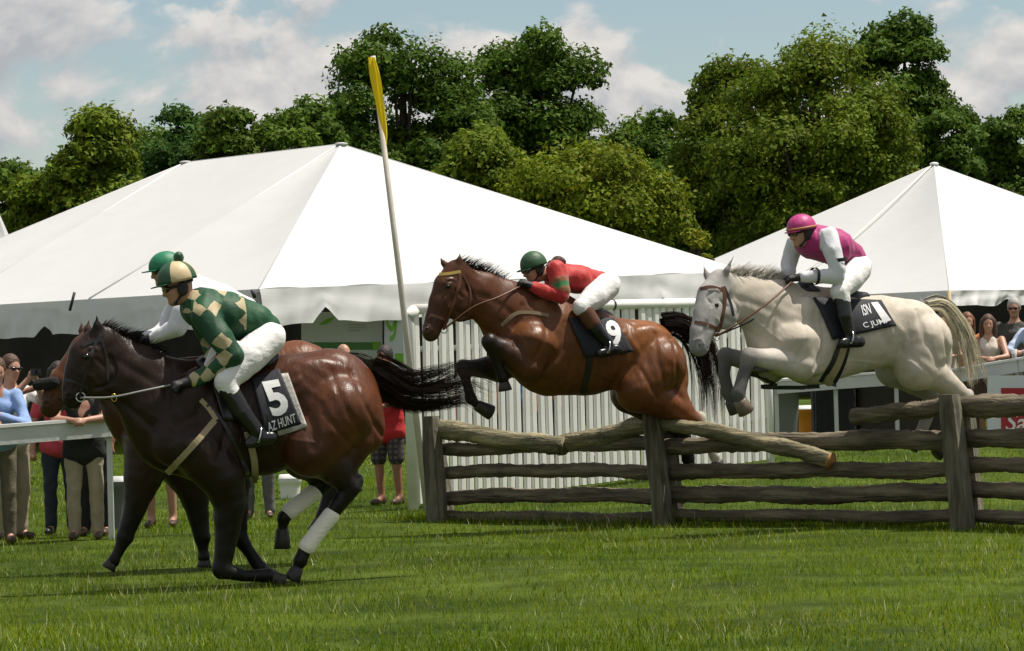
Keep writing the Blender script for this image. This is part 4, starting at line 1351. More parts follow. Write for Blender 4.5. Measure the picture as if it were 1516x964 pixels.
# ------------------------------------------------ second horse alongside (mostly hidden)
fr4 = Frame(300, FPX / 189, 14)
bay4 = (.13, .042, .014)
sp4 = dict(mat=coatm, col=dict(body=(.040, .015, .008), neck=(.05, .018, .009), rump=bay4, leg=BLK, head=(.12, .045, .018), muzzle=(.05, .022, .012), ear=(.06, .035, .025)),
  torso=[(232, 630, 56), (290, 622, 76), (345, 612, 72), (398, 585, 70), (440, 570, 66), (462, 575, 48)],
  withers=[(245, 560, 26), (300, 552, 24)],
  neck=[(140, 520, 28), (180, 558, 46), (215, 600, 64), (260, 620, 70)],
  head=[(126, 518, 22), (114, 544, 25), (96, 566, 23), (80, 588, 18), (74, 604, 15)], jaw=(120, 568, 24),
  eye=(110, 545), nostril=(68, 598), mouth=((68, 612), (90, 596)), muscle=[],
  ears=[((128, 500), (132, 472), .045, .05), ((123, 503), (120, 474), -.045, -.055)],
  legs=[
   dict(n=[(225, 660, 44, .12), (212, 705, 29, .14), (201, 748, 18, .14), (185, 795, 12, .14), (174, 820, 7.5, .14), (168, 831, 9, .14)], c=[(.03, .012, .007), (.014, .008, .006), BLK, BLK, BLK], hoof=((166, 832), (160, 842)), hr=7.5, hr2=10, knee=(185, 795, 12.5)),
   dict(n=[(260, 670, 42, -.12), (284, 716, 28, -.13), (292, 756, 17, -.13), (299, 795, 12, -.13), (301, 816, 7.5, -.13), (302, 826, 9, -.13)], c=[(.03, .012, .007), BLK, BLK, BLK, BLK], hoof=((303, 828), (302, 840)), hr=7.5, hr2=10, knee=(299, 795, 12.5)),
   dict(n=[(450, 590, 50, .12), (430, 640, 36, .14), (465, 672, 26, .14), (498, 700, 16, .14), (488, 735, 11, .14), (478, 765, 11, .14)], c=[bay4, (.03, .012, .007), BLK, BLK, BLK], hoof=((474, 772), (466, 788)), hr=9, hr2=11),
   dict(n=[(450, 590, 50, -.12), (440, 640, 36, -.14), (475, 672, 26, -.14), (503, 695, 16, -.14), (500, 730, 11, -.14), (492, 760, 11, -.14)], c=[bay4, (.03, .012, .007), BLK, BLK, BLK], hoof=((488, 766), (480, 780)), hr=9, hr2=11),
  ])
h4, S4 = make_horse('racehorse', 'brown racehorse with fuzzy black noseband, half hidden beside the dark bay', fr4, sp4)
strand_mesh('tail', hairm, h4, [fr4.P(500, 535), fr4.P(520, 530), fr4.P(545, 545), fr4.P(565, 585)], 120, .004, .05, .12, [(.02, .014, .012), (.04, .03, .025)], seed=9)
sh = Sdf(); sh.cone(fr4.P(56, 570, .02), fr4.P(80, 566, .10), .045, .045, 1.0, .02)
for q in range(14): sh.ell(fr4.P(54 + q * 2.0, 569 + 5 * math.sin(q * 2.3), .02 + q * .007), (.022, .022, .022), k=.01)
sdf_obj('sheepskin_noseband', sh, mat('black_sheepskin', (.010, .009, .008), .95, bump=.8, bscale=60, dist=.02), h4, h=.009)
strap('bridle_strap', fr4, S4, [(126, 515), (112, 545), (100, 566), (88, 590)], 4, leather_b, h4, yref=.1)
strap('bridle_strap', fr4, S4, [(103, 530), (114, 524), (126, 520)], 5, mat('red_browband', (.30, .05, .02), .5), h4, yref=.1)
cord('rein', [fr4.P(88, 592, .06), fr4.P(150, 560, .12), fr4.P(205, 508, .08)], .007, leather_k, h4)
sd4 = Sdf(); sd4.cone(fr4.P(300, 540), fr4.P(390, 520), .07, .07, 1.2, .02); sdf_obj('saddle', sd4, leather_k, h4, h=.012)

# ------------------------------------------------ bright bay number 9 over the fence
fr2 = Frame(868, FPX / 160, 26)
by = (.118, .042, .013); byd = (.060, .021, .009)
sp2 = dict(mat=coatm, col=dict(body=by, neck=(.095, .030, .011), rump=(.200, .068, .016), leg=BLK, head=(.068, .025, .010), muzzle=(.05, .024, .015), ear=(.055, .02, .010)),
  torso=[(768, 503, 50), (815, 512, 74), (868, 520, 66), (912, 524, 53), (955, 527, 53), (982, 535, 36)],
  withers=[(772, 462, 26), (830, 462, 20)],
  neck=[(683, 417, 25), (715, 438, 36), (748, 461, 47), (790, 490, 56)],
  head=[(676, 404, 20), (665, 426, 25), (656, 448, 22), (644, 474, 16), (638, 492, 14)], jaw=(682, 450, 24),
  eye=(664, 424), nostril=(632, 489), mouth=((630, 504), (655, 490)),
  muscle=[(780, 485, 19, 46, .45, .16, .075), (806, 525, 30, 36, .5, .19, .08), (764, 515, 24, 26, 0, .15, .09), (950, 516, 44, 34, .1, .16, .085), (986, 542, 23, 44, -.25, .13, .095), (948, 560, 28, 40, .35, .18, .085)],
  ears=[((679, 396), (681, 373), .045, .05), ((662, 397), (651, 381), -.045, -.06)],
  legs=[
   dict(n=[(785, 515, 40, .13), (780, 542, 25, .18), (752, 522, 18, .18), (725, 506, 11.5, .18), (736, 538, 7, .18), (744, 560, 8.5, .18)], c=[by, byd, (.03, .015, .01), BLK, BLK], hoof=((746, 566), (748, 578)), hr=7, hr2=10, knee=(725, 506, 12.5)),
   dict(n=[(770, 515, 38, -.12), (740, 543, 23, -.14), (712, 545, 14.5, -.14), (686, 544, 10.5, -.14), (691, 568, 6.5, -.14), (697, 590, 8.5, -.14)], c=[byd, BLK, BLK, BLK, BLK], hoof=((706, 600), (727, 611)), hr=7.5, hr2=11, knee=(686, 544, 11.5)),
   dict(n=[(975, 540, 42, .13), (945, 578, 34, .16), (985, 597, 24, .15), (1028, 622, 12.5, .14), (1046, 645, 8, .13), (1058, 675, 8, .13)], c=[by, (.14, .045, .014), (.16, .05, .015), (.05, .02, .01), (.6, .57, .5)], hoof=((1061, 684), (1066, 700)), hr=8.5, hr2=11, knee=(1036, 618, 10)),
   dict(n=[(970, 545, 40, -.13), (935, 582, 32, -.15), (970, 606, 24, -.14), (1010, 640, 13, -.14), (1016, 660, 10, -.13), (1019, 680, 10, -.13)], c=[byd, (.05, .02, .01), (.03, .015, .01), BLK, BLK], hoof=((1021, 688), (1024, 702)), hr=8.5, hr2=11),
   dict(n=[(1000, 550, 18, .08), (998, 585, 20, .12), (1012, 605, 15, .14)], c=[by, by], hoof=((1012, 606), (1013, 607)), hr=10, hr2=10, hc=(.14, .045, .014)),
  ])
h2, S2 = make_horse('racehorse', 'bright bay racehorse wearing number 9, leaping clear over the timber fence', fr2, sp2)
strand_mesh('tail', hairm, h2, [fr2.P(980, 482), fr2.P(1008, 484), fr2.P(1036, 512), fr2.P(1050, 560), fr2.P(1056, 630)], 700, .0040, .09, .15, [(.010, .007, .006), (.02, .011, .008), (.03, .02, .016)], seed=5, lenj=.4)
make_mane(fr2, h2, [(672, 393), (690, 396), (715, 404), (742, 420)], [(.008, .006, .006), (.02, .012, .01)], 110, .0045, .10, .9, 6)
sdf_obj('forelock', (lambda s: (s.cone(fr2.P(668, 393, 0), fr2.P(652, 408, 0), .03, .015, 1.2, .02), s)[1])(Sdf()), mat('black_hair', (.01, .008, .007), .6), h2, h=.009)
tack(fr2, S2, h2, dict(
  cloth=[(840, 470), (908, 470), (938, 521), (866, 530)], num='9', numq=[(892, 475), (912, 473), (924, 510), (903, 515)],
  saddle=[((800, 448), (840, 462), 14, 11, 1.0), ((840, 462), (880, 462), 11, 13, 1.2), ((880, 462), (902, 468), 11, 6, 1.3)],
  straps=[([(742, 482), (765, 464), (790, 463), (812, 467)], 5, mat('tan_breastplate', (.22, .16, .09), .7)), ([(874, 520), (870, 552), (862, 584)], 9, leather_k)],
  bridle=[([(681, 402), (680, 420), (668, 458), (656, 486)], 4, leather_b), ([(650, 406), (664, 405), (682, 402)], 4.5, brass), ([(637, 466), (650, 470), (664, 476)], 4, leather_b), ([(683, 402), (696, 430), (694, 462)], 3, leather_b)],
  reins=[([(656, 488, .06), (700, 455, .16), (738, 440, .18), (770, 424, .12)], .009, leather_b), ([(656, 488, -.06), (710, 450, -.12), (772, 424, -.1)], .009, leather_b)],
  bit=(657, 488)))

# ------------------------------------------------ grey number 1
fr3 = Frame(1215, FPX / 169, 26)
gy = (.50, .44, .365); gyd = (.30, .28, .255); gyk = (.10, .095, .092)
sp3 = dict(mat=greycoat, col=dict(body=gy, neck=(.47, .415, .345), rump=(.52, .458, .38), leg=(.20, .19, .18), head=(.36, .345, .33), muzzle=(.20, .195, .195), ear=(.25, .235, .225)),
  torso=[(1152, 503, 50), (1203, 504, 67), (1258, 496, 59), (1305, 490, 53), (1348, 495, 52), (1372, 505, 34)],
  withers=[(1155, 446, 26), (1225, 448, 20)],
  neck=[(1074, 428, 25), (1108, 446, 37), (1145, 468, 52), (1185, 492, 60)],
  head=[(1066, 418, 20, .02), (1055, 440, 25, .04), (1048, 464, 23, .07), (1039, 492, 18.5, .10), (1035, 512, 16, .12)], jaw=(1073, 464, 22, .05), head_y=.11,
  eye=(1061, 452), nostril=(1036, 514), mouth=((1034, 526), (1058, 504)),
  muscle=[(1168, 482, 19, 46, .45, .16, .075), (1192, 520, 30, 36, .5, .19, .08), (1150, 510, 24, 26, 0, .15, .09), (1342, 486, 44, 34, .1, .16, .085), (1376, 512, 22, 44, -.25, .13, .095), (1345, 525, 28, 38, .35, .18, .085)],
  ears=[((1068, 418), (1086, 379), .07, .10), ((1050, 420), (1041, 391), -.03, -.05)],
  legs=[
   dict(n=[(1178, 512, 38, .13), (1184, 540, 25, .18), (1147, 534, 17.5, .18), (1109, 528, 12, .18), (1101, 555, 9, .18), (1093, 582, 10, .18)], c=[gy, (.50, .45, .39), (.48, .44, .39), gyk, gyk], hoof=((1096, 594), (1105, 611)), hr=10, hr2=12, hc=(.14, .10, .07), knee=(1109, 528, 13)),
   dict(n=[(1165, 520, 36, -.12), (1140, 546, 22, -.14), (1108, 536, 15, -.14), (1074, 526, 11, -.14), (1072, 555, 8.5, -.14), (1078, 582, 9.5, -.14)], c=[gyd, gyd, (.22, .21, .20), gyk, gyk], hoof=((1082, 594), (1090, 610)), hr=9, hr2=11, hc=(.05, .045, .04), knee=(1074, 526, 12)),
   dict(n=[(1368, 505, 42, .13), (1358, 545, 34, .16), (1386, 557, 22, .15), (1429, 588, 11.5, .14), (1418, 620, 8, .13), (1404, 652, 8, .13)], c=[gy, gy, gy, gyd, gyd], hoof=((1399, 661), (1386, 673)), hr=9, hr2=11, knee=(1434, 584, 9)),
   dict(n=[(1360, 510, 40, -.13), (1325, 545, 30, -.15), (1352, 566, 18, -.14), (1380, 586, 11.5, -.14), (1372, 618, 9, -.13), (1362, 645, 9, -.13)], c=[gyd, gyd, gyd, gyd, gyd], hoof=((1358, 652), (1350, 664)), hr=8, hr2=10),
   dict(n=[(1388, 510, 16, .08), (1386, 545, 18, .12), (1404, 570, 13, .14)], c=[gy, gy], hoof=((1404, 570), (1405, 571)), hr=10, hr2=10, hc=gy),
  ])
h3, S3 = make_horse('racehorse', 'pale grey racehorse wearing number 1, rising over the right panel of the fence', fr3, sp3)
strand_mesh('tail', hairm, h3, [fr3.P(1372, 452), fr3.P(1396, 452), fr3.P(1420, 485), fr3.P(1434, 530), fr3.P(1446, 580)], 680, .0040, .05, .17, [(.66, .60, .44), (.72, .67, .52), (.60, .53, .37), (.20, .19, .17)], seed=6, lenj=.35)
make_mane(fr3, h3, [(1072, 408), (1095, 408), (1125, 410), (1155, 415)], [(.62, .56, .46), (.34, .32, .29), (.55, .50, .42)], 120, .005, .10, .8, 8)
tack(fr3, S3, h3, dict(
  cloth=[(1204, 440), (1303, 444), (1326, 482), (1232, 503)], num='1', numq=[(1287, 448), (1297, 447), (1317, 474), (1306, 478)],
  text=[('ISN', [(1272, 452), (1284, 449), (1288, 464), (1276, 468)]), ('C JUMP', [(1274, 478), (1312, 470), (1316, 480), (1278, 488)])],
  saddle=[((1190, 430), (1225, 446), 15, 11, 1.0), ((1225, 446), (1262, 442), 11, 13, 1.2), ((1262, 442), (1280, 440), 12, 8, 1.3)],
  straps=[([(1246, 500), (1232, 535), (1214, 566)], 5, leather_k), ([(1252, 506), (1240, 540), (1222, 570)], 9, girthm), ([(1258, 506), (1248, 540), (1232, 572)], 5, leather_k),
          ([(1118, 545), (1140, 566), (1170, 574), (1212, 572)], 6, leather_k)],
  bridle=[([(1070, 424), (1073, 445), (1068, 475), (1058, 498)], 4.5, leather_b), ([(1036, 428), (1052, 425), (1072, 430)], 5, leather_b), ([(1028, 477), (1045, 480), (1064, 488)], 5, leather_b), ([(1072, 424), (1082, 450), (1086, 468)], 3, leather_k)],
  reins=[([(1060, 498, .12), (1095, 478, .2), (1135, 450, .22), (1172, 418, .14)], .009, leather_b), ([(1060, 498, .0), (1120, 470, .1), (1166, 428, .05)], .008, leather_k)],
  bit=(1060, 498)))
# ------------------------------------------------ riders
skin = mat('skin', (.42, .22, .15), .5, noise=.1, nscale=15)
breech = mat('white_breeches', (.70, .69, .68), .7, bump=.45, bscale=9, dist=.02, stretch=(1.6, 1, 2.6))
bootm = mat('black_boot', (.010, .010, .011), .28, bump=.3, bscale=18, dist=.01, attr=False)
glovem = mat('black_glove', (.012, .011, .011), .6)
goggm = mat('goggle_lens', (.015, .012, .010), .1)
goggy = mat('goggle_rim', (.25, .19, .03), .4)
harn = mat('black_harness', (.012, .011, .011), .7)
def silk(name, **k): return mat(name, (.3, .3, .3), .6, spec=.3, attr=True, bump=.5, bscale=11, dist=.02, sheen=.2, **k)

def checker_silk():
    m = mat('green_diamond_silk', (.01, .05, .02), .6, spec=.3, bump=.5, bscale=11, dist=.02)
    t = m.node_tree; b = t.nodes['Principled BSDF']
    tcn = t.nodes.new('ShaderNodeTexCoord'); mp_ = t.nodes.new('ShaderNodeMapping')
    mp_.inputs['Rotation'].default_value = (0, math.radians(38), 0)
    mp_.inputs['Location'].default_value = (.02, 0, .03)
    ck = t.nodes.new('ShaderNodeTexChecker'); ck.inputs['Scale'].default_value = 12.0
    ck.inputs['Color1'].default_value = (.016, .075, .032, 1); ck.inputs['Color2'].default_value = (.42, .35, .21, 1)
    sx = t.nodes.new('ShaderNodeSeparateXYZ')
    nzz = t.nodes.new('ShaderNodeTexNoise'); nzz.inputs['Scale'].default_value = 5.0; nzz.inputs['Detail'].default_value = 0
    fl = t.nodes.new('ShaderNodeVectorMath'); fl.operation = 'SNAP'; fl.inputs[1].default_value = (1 / 12.0,) * 3
    thr = t.nodes.new('ShaderNodeMath'); thr.operation = 'GREATER_THAN'; thr.inputs[1].default_value = .50
    gm = t.nodes.new('ShaderNodeMix'); gm.data_type = 'RGBA'; gm.inputs[6].default_value = (.013, .058, .026, 1)
    # squash y so the pattern does not break across the body
    vm = t.nodes.new('ShaderNodeVectorMath'); vm.operation = 'MULTIPLY'; vm.inputs[1].default_value = (1, .0, 1)
    t.links.new(tcn.outputs['Object'], vm.inputs[0]); wn = t.nodes.new('ShaderNodeTexNoise'); wn.inputs['Scale'].default_value = 7; wn.inputs['Detail'].default_value = 1
    wa = t.nodes.new('ShaderNodeVectorMath'); wa.operation = 'MULTIPLY_ADD'; wa.inputs[1].default_value = (.09, 0, .09)
    t.links.new(tcn.outputs['Object'], wn.inputs['Vector']); t.links.new(wn.outputs['Color'], wa.inputs[0]); t.links.new(vm.outputs[0], wa.inputs[2])
    t.links.new(wa.outputs[0], mp_.inputs[0]); t.links.new(mp_.outputs[0], ck.inputs[0])
    t.links.new(tcn.outputs['Object'], sx.inputs[0])
    mr = t.nodes.new('ShaderNodeMapRange'); mr.inputs[1].default_value = SILK_X - .003; mr.inputs[2].default_value = SILK_X + .003
    t.links.new(sx.outputs[0], mr.inputs[0])
    mixn = t.nodes.new('ShaderNodeMix'); mixn.data_type = 'RGBA'
    mixn.inputs[6].default_value = (.016, .075, .032, 1)
    t.links.new(mr.outputs[0], mixn.inputs[0]); t.links.new(mp_.outputs[0], fl.inputs[0]); t.links.new(fl.outputs[0], nzz.inputs['Vector']); t.links.new(nzz.outputs[0], thr.inputs[0]); t.links.new(thr.outputs[0], gm.inputs[0]); t.links.new(ck.outputs[0], gm.inputs[7]); t.links.new(gm.outputs[2], mixn.inputs[7])
    t.links.new(mixn.outputs[2], b.inputs['Base Color'])
    return m

def hand_prims(S, p, d, r=.036, side=1, k=.012):
    """closed hand at p pointing along d: palm, four curled fingers, thumb"""
    p = np.array(p, float); d = np.array(d, float); d /= np.linalg.norm(d)
    lat = np.cross(d, [0, 0, 1.0]); lat /= np.linalg.norm(lat) + 1e-9
    dn = np.cross(lat, d)
    S.cone(p - d * .035, p + d * .03, r * .75, r, 1, k)
    for i, ln in enumerate((.030, .036, .034, .026)):
        o = p + d * .045 + lat * (i - 1.5) * .019
        a = o + d * ln * .5 - dn * .012; b_ = a - dn * ln * .8 - d * .008; c_ = b_ - d * ln * .7 + dn * .004
        S.cone(o - d * .02, a, .0115, .0105, 1, .006); S.cone(a, b_, .0105, .0098, 1, .005); S.cone(b_, c_, .0098, .009, 1, .005)
    t0 = p - lat * .03 * side + d * .0
    S.cone(t0, t0 + d * .035 - dn * .018, .012, .010, 1, .006); S.cone(t0 + d * .035 - dn * .018, t0 + d * .05 - dn * .034 + lat * .012 * side, .010, .008, 1, .005)

def head_prims(S, hc, tilt=0.0, k=.025, scale=1.0):
    def R(x, y, z):
        c_, s_ = math.cos(tilt), math.sin(tilt)
        return hc + np.array([x * c_ + z * s_, y, -x * s_ + z * c_]) * scale
    q = scale
    S.ell(R(-.005, 0, .02), (.100 * q, .078 * q, .110 * q), ang=-tilt, k=k)
    S.ell(R(.035, 0, -.055), (.062 * q, .056 * q, .068 * q), ang=-tilt, k=k)
    S.ell(R(.072, 0, -.098), (.022 * q, .026 * q, .018 * q), k=.02)      # chin
    S.cone(R(.090, 0, .006), R(.112, 0, -.030), .011 * q, .017 * q, 1, .014)  # nose
    S.ell(R(.082, 0, .022), (.018 * q, .050 * q, .012 * q), k=.02)       # brow
    for sg in (1, -1):
        S.ell(R(.078, sg * .034, -.022), (.02 * q, .02 * q, .018 * q), k=.02)   # cheek
        S.ell(R(-.005, sg * .080, -.008), (.022 * q, .010 * q, .032 * q), k=.008)  # ear
        S.ell(R(.092, sg * .030, .004), (.010 * q, .014 * q, .008 * q), k=.008, sub=True)  # eye socket
    S.ell(R(.098, 0, -.064), (.010 * q, .022 * q, .004 * q), k=.006, sub=True)    # mouth
    return R

def helmet(parent, R, rx, ry, rz, mats, panel, lift=.03, brim=.07, pom=None, tilt=0.0, brimm=None):
    mb = MB(); n, k = 28, 12
    vs = []; t1 = math.radians(97)
    for i in range(k + 1):
        th = t1 * i / k
        for j in range(n):
            ph = 2 * math.pi * j / n
            vs.append(Vector(R(rx * math.sin(th) * math.cos(ph) - .005, ry * math.sin(th) * math.sin(ph), lift + rz * math.cos(th))))
    for i in range(k + 1):                                    # inner skin
        th = t1 * (1 - i / k)
        for j in range(n):
            ph = 2 * math.pi * j / n
            vs.append(Vector(R(.93 * rx * math.sin(th) * math.cos(ph) - .005, .93 * ry * math.sin(th) * math.sin(ph), lift + .93 * rz * math.cos(th))))
    o = len(mb.v); mb.v += [tuple(v) for v in vs]
    for i in range(2 * k + 1):
        for j in range(n):
            a = i * n + j; b = i * n + (j + 1) % n
            mb.f.append((a, a + n, b + n, b)); ph = (j + .5) / n * 2 * math.pi
            mb.m.append(panel(ph) if i < k else 0)
    shell = mb.build('helmet', mats, parent)
    # peak
    mb = MB(); n = 14; top, bot = [], []
    for i in range(n + 1):
        a = math.radians(-62 + 124 * i / n)
        for f in (0, 1):
            ex = brim * math.cos(a) ** .7 * f
            x = rx * 1.0 * math.cos(a) + ex; y = ry * 1.0 * math.sin(a)
            z = lift - .012 - .10 * ex * 1.0
            top.append(Vector(R(x - .008, y, z))); bot.append(Vector(R(x - .008, y, z - .008)))
    m_ = len(top); fs = []
    for i in range(n):
        a = 2 * i; fs.append((a, a + 1, a + 3, a + 2)); fs.append((a + m_, a + 2 + m_, a + 3 + m_, a + 1 + m_)); fs.append((a + 1, a + 1 + m_, a + 3 + m_, a + 3))
    mb.add(top + bot, fs); mb.build('peak', brimm or mats[0], shell)
    if pom:
        S = Sdf(); c_ = np.array(R(*pom[:3]))
        for q in range(16):
            v = np.random.default_rng(q).normal(size=3); v /= np.linalg.norm(v)
            S.ell(c_ + v * pom[3] * .45, (pom[3] * .6,) * 3, k=.008)
        sdf_obj('pompom', S, pom[4], shell, h=.007)
    return shell

def goggles(parent, R, up=False):
    S = Sdf()
    z = .055 if up else .008
    for sg in (1, -1): S.ell(R(.090, sg * .033, z), (.022, .036, .028), k=.015)
    g = sdf_obj('goggles', S, goggm, parent, h=.007)
    mb = MB(); pts = [Vector(R(.108 * math.cos(a) - .004, .089 * math.sin(a), z + .012 * (1 - math.cos(a)))) for a in np.linspace(.5, 2 * math.pi - .5, 26)]
    mb.tube(pts, .011, 6, flat=.4); mb.build('strap', harn, g)
    for sg in (1, -1):
        mb = MB(); pts = [Vector(R(.104 - .02 * abs(math.sin(a)) * 0, sg * .034 + .028 * math.cos(a), z + .022 * math.sin(a))) for a in np.linspace(0, 6.283, 14)]
        mb.tube(pts, .004, 5, up=Vector((1, 0, 0))); mb.build('rim', goggy, g)

def rider(fr, name, label, sp):
    root = fr.root(name)
    tag(root, label, 'person', 'jockeys in the race')
    hx, hy, hyl = sp['head']
    hc = fr.P(hx, hy, hyl)
    S = Sdf()
    R = head_prims(S, hc, sp.get('tilt', .15))
    tor = fr.N(*sp['torso'])
    neck0 = np.array(R(-.03, 0, -.07)); nb = tor[0][0] + np.array([.03, 0, .04])
    S.cone(neck0, nb, .056, .062, 1, .03)
    wt = sp.get('wt', [1.25, 1.15, 1.1, 1.1])
    S.chain([(p, r * .86) for p, r in tor], w=wt, k=.03)
    for a in sp['arms']:
        S.chain([(fr.P(n[0], n[1], n[3]), n[2] * fr.sc * (.78 if q_ < len(a['n']) - 2 else .55)) for q_, n in enumerate(a['n'])], k=.02)
    for a in sp['legs']:
        S.chain([(fr.P(n[0], n[1], n[3]), n[2] * fr.sc * .85) for n in a['thigh'] + a['boot'][1:3]], k=.02)
    body = sdf_obj('body', S, skin, root, h=.0125, relax=1)
    # eyes and lips
    for sg in (1, -1):
        mb = MB(); mb.ellipsoid(Vector(R(.086, sg * .031, .004)), (.010, .012, .009)); mb.build('eye', eyem, body)
    # silks
    S = Sdf(); c0 = sp['silk_cols']
    S.chain(tor, w=wt, k=.04, col=c0[0])
    for a in sp['arms']:
        nd = fr.N(*a['n'][:-1])
        # split each sleeve piece so that bands of colour can be set
        S.chain(nd, k=.018, col=a['c'])
    S.ell(tor[0][0] + np.array([.01, 0, 0]), (tor[0][1] * .9, .20, tor[0][1] * .8), k=.05, col=c0[0])
    sdf_obj('racing_silks', S, sp['silk'], root, h=.0115, attr=sp.get('attr', True), soft=.0012, relax=1, sculpt=folds(.0075, .75, 3))
    # collar
    mb = MB(); cpt = (neck0 * .35 + nb * .65); ax = nb - neck0; ax /= np.linalg.norm(ax)
    mb.tube([Vector(cpt - ax * .03), Vector(cpt + ax * .03)], [.070, .098], 14, cap=False); mb.build('collar', sp.get('collar', whitecl), root)
    # breeches
    S = Sdf()
    S.chain(fr.N(*sp['seat']), w=1.25, k=.04)
    for a in sp['legs']: S.chain(fr.N(*a['thigh']), k=.035)
    sdf_obj('breeches', S, breech, root, h=.0115, relax=1, sculpt=folds(.0032, .85, 5, (1.3, .6, 1.3)))
    for a in sp['legs']:
        S = Sdf(); cc = a.get('bc', (.010, .010, .011))
        S.chain(fr.N(*a['boot']), k=.02, w=.9)
        S.cone(*[fr.P(p[0], p[1], p[3]) for p in a['foot']], a['foot'][0][2] * fr.sc, a['foot'][1][2] * fr.sc, .75, .02)
        b_ = sdf_obj('boot', S, bootm, root, h=.012, sculpt=folds(.003, .9, 2))
        if 'top' in a:
            S = Sdf(); S.chain([(fr.P(*p[:2], p[3]), p[2] * fr.sc) for p in a['top']], k=.01, w=.9); sdf_obj('boot_top', S, leather_b, b_, h=.009)
        f0 = fr.P(*a['foot'][0][:2], a['foot'][0][3]); f1 = fr.P(*a['foot'][1][:2], a['foot'][1][3])
        c_ = Vector(f0 * .65 + f1 * .35)
        mb = MB(); dx = Vector(f0 - f1).normalized(); 
        pts = [c_ + Vector((0, math.cos(q), 0)) * .058 + Vector((-.25, 0, 1)).normalized() * (.075 * math.sin(q) + .03) for q in np.linspace(-.5, math.pi + .5, 16)]
        mb.tube(pts + [pts[0]], .007, 6, up=Vector((1, 0, 0))); mb.build('stirrup', steel, root)
    for a in sp['arms']:
        n0 = a['n'][-2]; n1 = a['n'][-1]
        p0 = fr.P(n0[0], n0[1], n0[3]); p1 = fr.P(n1[0], n1[1], n1[3])
        S = Sdf(); dd = p1 - p0; hand_prims(S, p1, dd, .036, 1 if n1[3] > 0 else -1); S.cone(p0 + dd * .0, p1 - dd / np.linalg.norm(dd) * .03, max(.034, n0[2] * fr.sc * .86), .032, 1, .015)
        sdf_obj('glove', S, a.get('glove', glovem), root, h=.008, relax=1)
    helmet(root, R, *sp['helmet'])
    goggles(root, R)
    if sp.get('harness', True):
        S = Sdf()
        for sg in (1, -1): 
            S.ell(R(-.015, sg * .082, -.012), (.045, .014, .055), k=.01)
            S.cone(R(-.02, sg * .084, -.03), R(.055, sg * .05, -.105), .012, .010, .6, .01)
        S.cone(R(.055, -.05, -.105), R(.055, .05, -.105), .012, .012, 1, .01)
        sdf_obj('chin_harness', S, harn, root, h=.007)
    z0 = float(fr.P(*sp['seat'][0][:2], 0)[2])
    root.location.z += z0
    for ch in root.children: ch.location.z -= z0
    return root, R

one = lambda ph: 0
G1 = mat('green_helmet_cover', (.018, .075, .035), .55, bump=.4, bscale=20, dist=.008); TAN = mat('tan_helmet_cover', (.55, .43, .25), .55, bump=.4, bscale=20, dist=.008)
SILK_X = float(fr1.P(362, 470, .1)[0])
def panel1(ph):
    d = math.degrees(ph) % 360
    return 1 if (62 < d < 128 or 160 < d < 200 or 232 < d < 298) else 0
j1, R1 = rider(fr1, 'person', 'rider in green and tan diamond silks on the dark bay number 5', dict(
  head=(264, 426, .02), tilt=.20, torso=[(300, 456, 31), (338, 468, 36), (376, 477, 29), (396, 484, 20)],
  silk_cols=[(.02, .08, .03)], silk=checker_silk(), attr=False,
  arms=[dict(n=[(303, 468, 22, .17), (326, 500, 19, .27), (346, 528, 16, .30), (312, 550, 13, .22), (288, 562, 11, .24), (266, 569, 9, .25)], c=(.02, .08, .03)),
        dict(n=[(300, 470, 21, -.17), (312, 500, 18, -.24), (322, 530, 15, -.25), (295, 552, 12, -.17), (280, 560, 10, -.11), (262, 568, 9, -.08)], c=(.02, .08, .03))],
  seat=[(402, 497, 21), (384, 508, 20)],
  legs=[dict(thigh=[(398, 502, 25, .10), (366, 530, 26, .20), (334, 566, 17, .28), (342, 582, 15, .29)], boot=[(336, 572, 15.5, .29), (358, 610, 14, .31), (382, 640, 11.5, .32)], foot=[(370, 656, 9, .33), (402, 648, 10, .32)]),
        dict(thigh=[(398, 502, 25, -.10), (366, 530, 26, -.20), (334, 566, 17, -.28), (342, 582, 15, -.29)], boot=[(336, 572, 15.5, -.29), (358, 610, 14, -.31), (382, 640, 11.5, -.32)], foot=[(370, 656, 9, -.33), (402, 648, 10, -.32)])],
  helmet=(.146, .118, .135, [G1, TAN], panel1, .058, .055, (-.05, 0, .21, .040, G1))))
mb = MB()   # white lining of the open jacket front
vs = [fr1.P(302, 540, .12), fr1.P(316, 505, .17), fr1.P(331, 507, .20), fr1.P(326, 517, .20), fr1.P(304, 542, .13)]
mb = MB(); q_ = [Vector(v) for v in vs]; mb.add(q_ + [v + Vector((0, -.012, 0)) for v in q_], [(0, 1, 2, 3, 4), (9, 8, 7, 6, 5)] + [(i, (i + 1) % 5, (i + 1) % 5 + 5, i + 5) for i in range(5)])
oo = mb.build('white_jacket_flap', whitecl, j1, smooth=False); oo.location.z = -j1.location.z

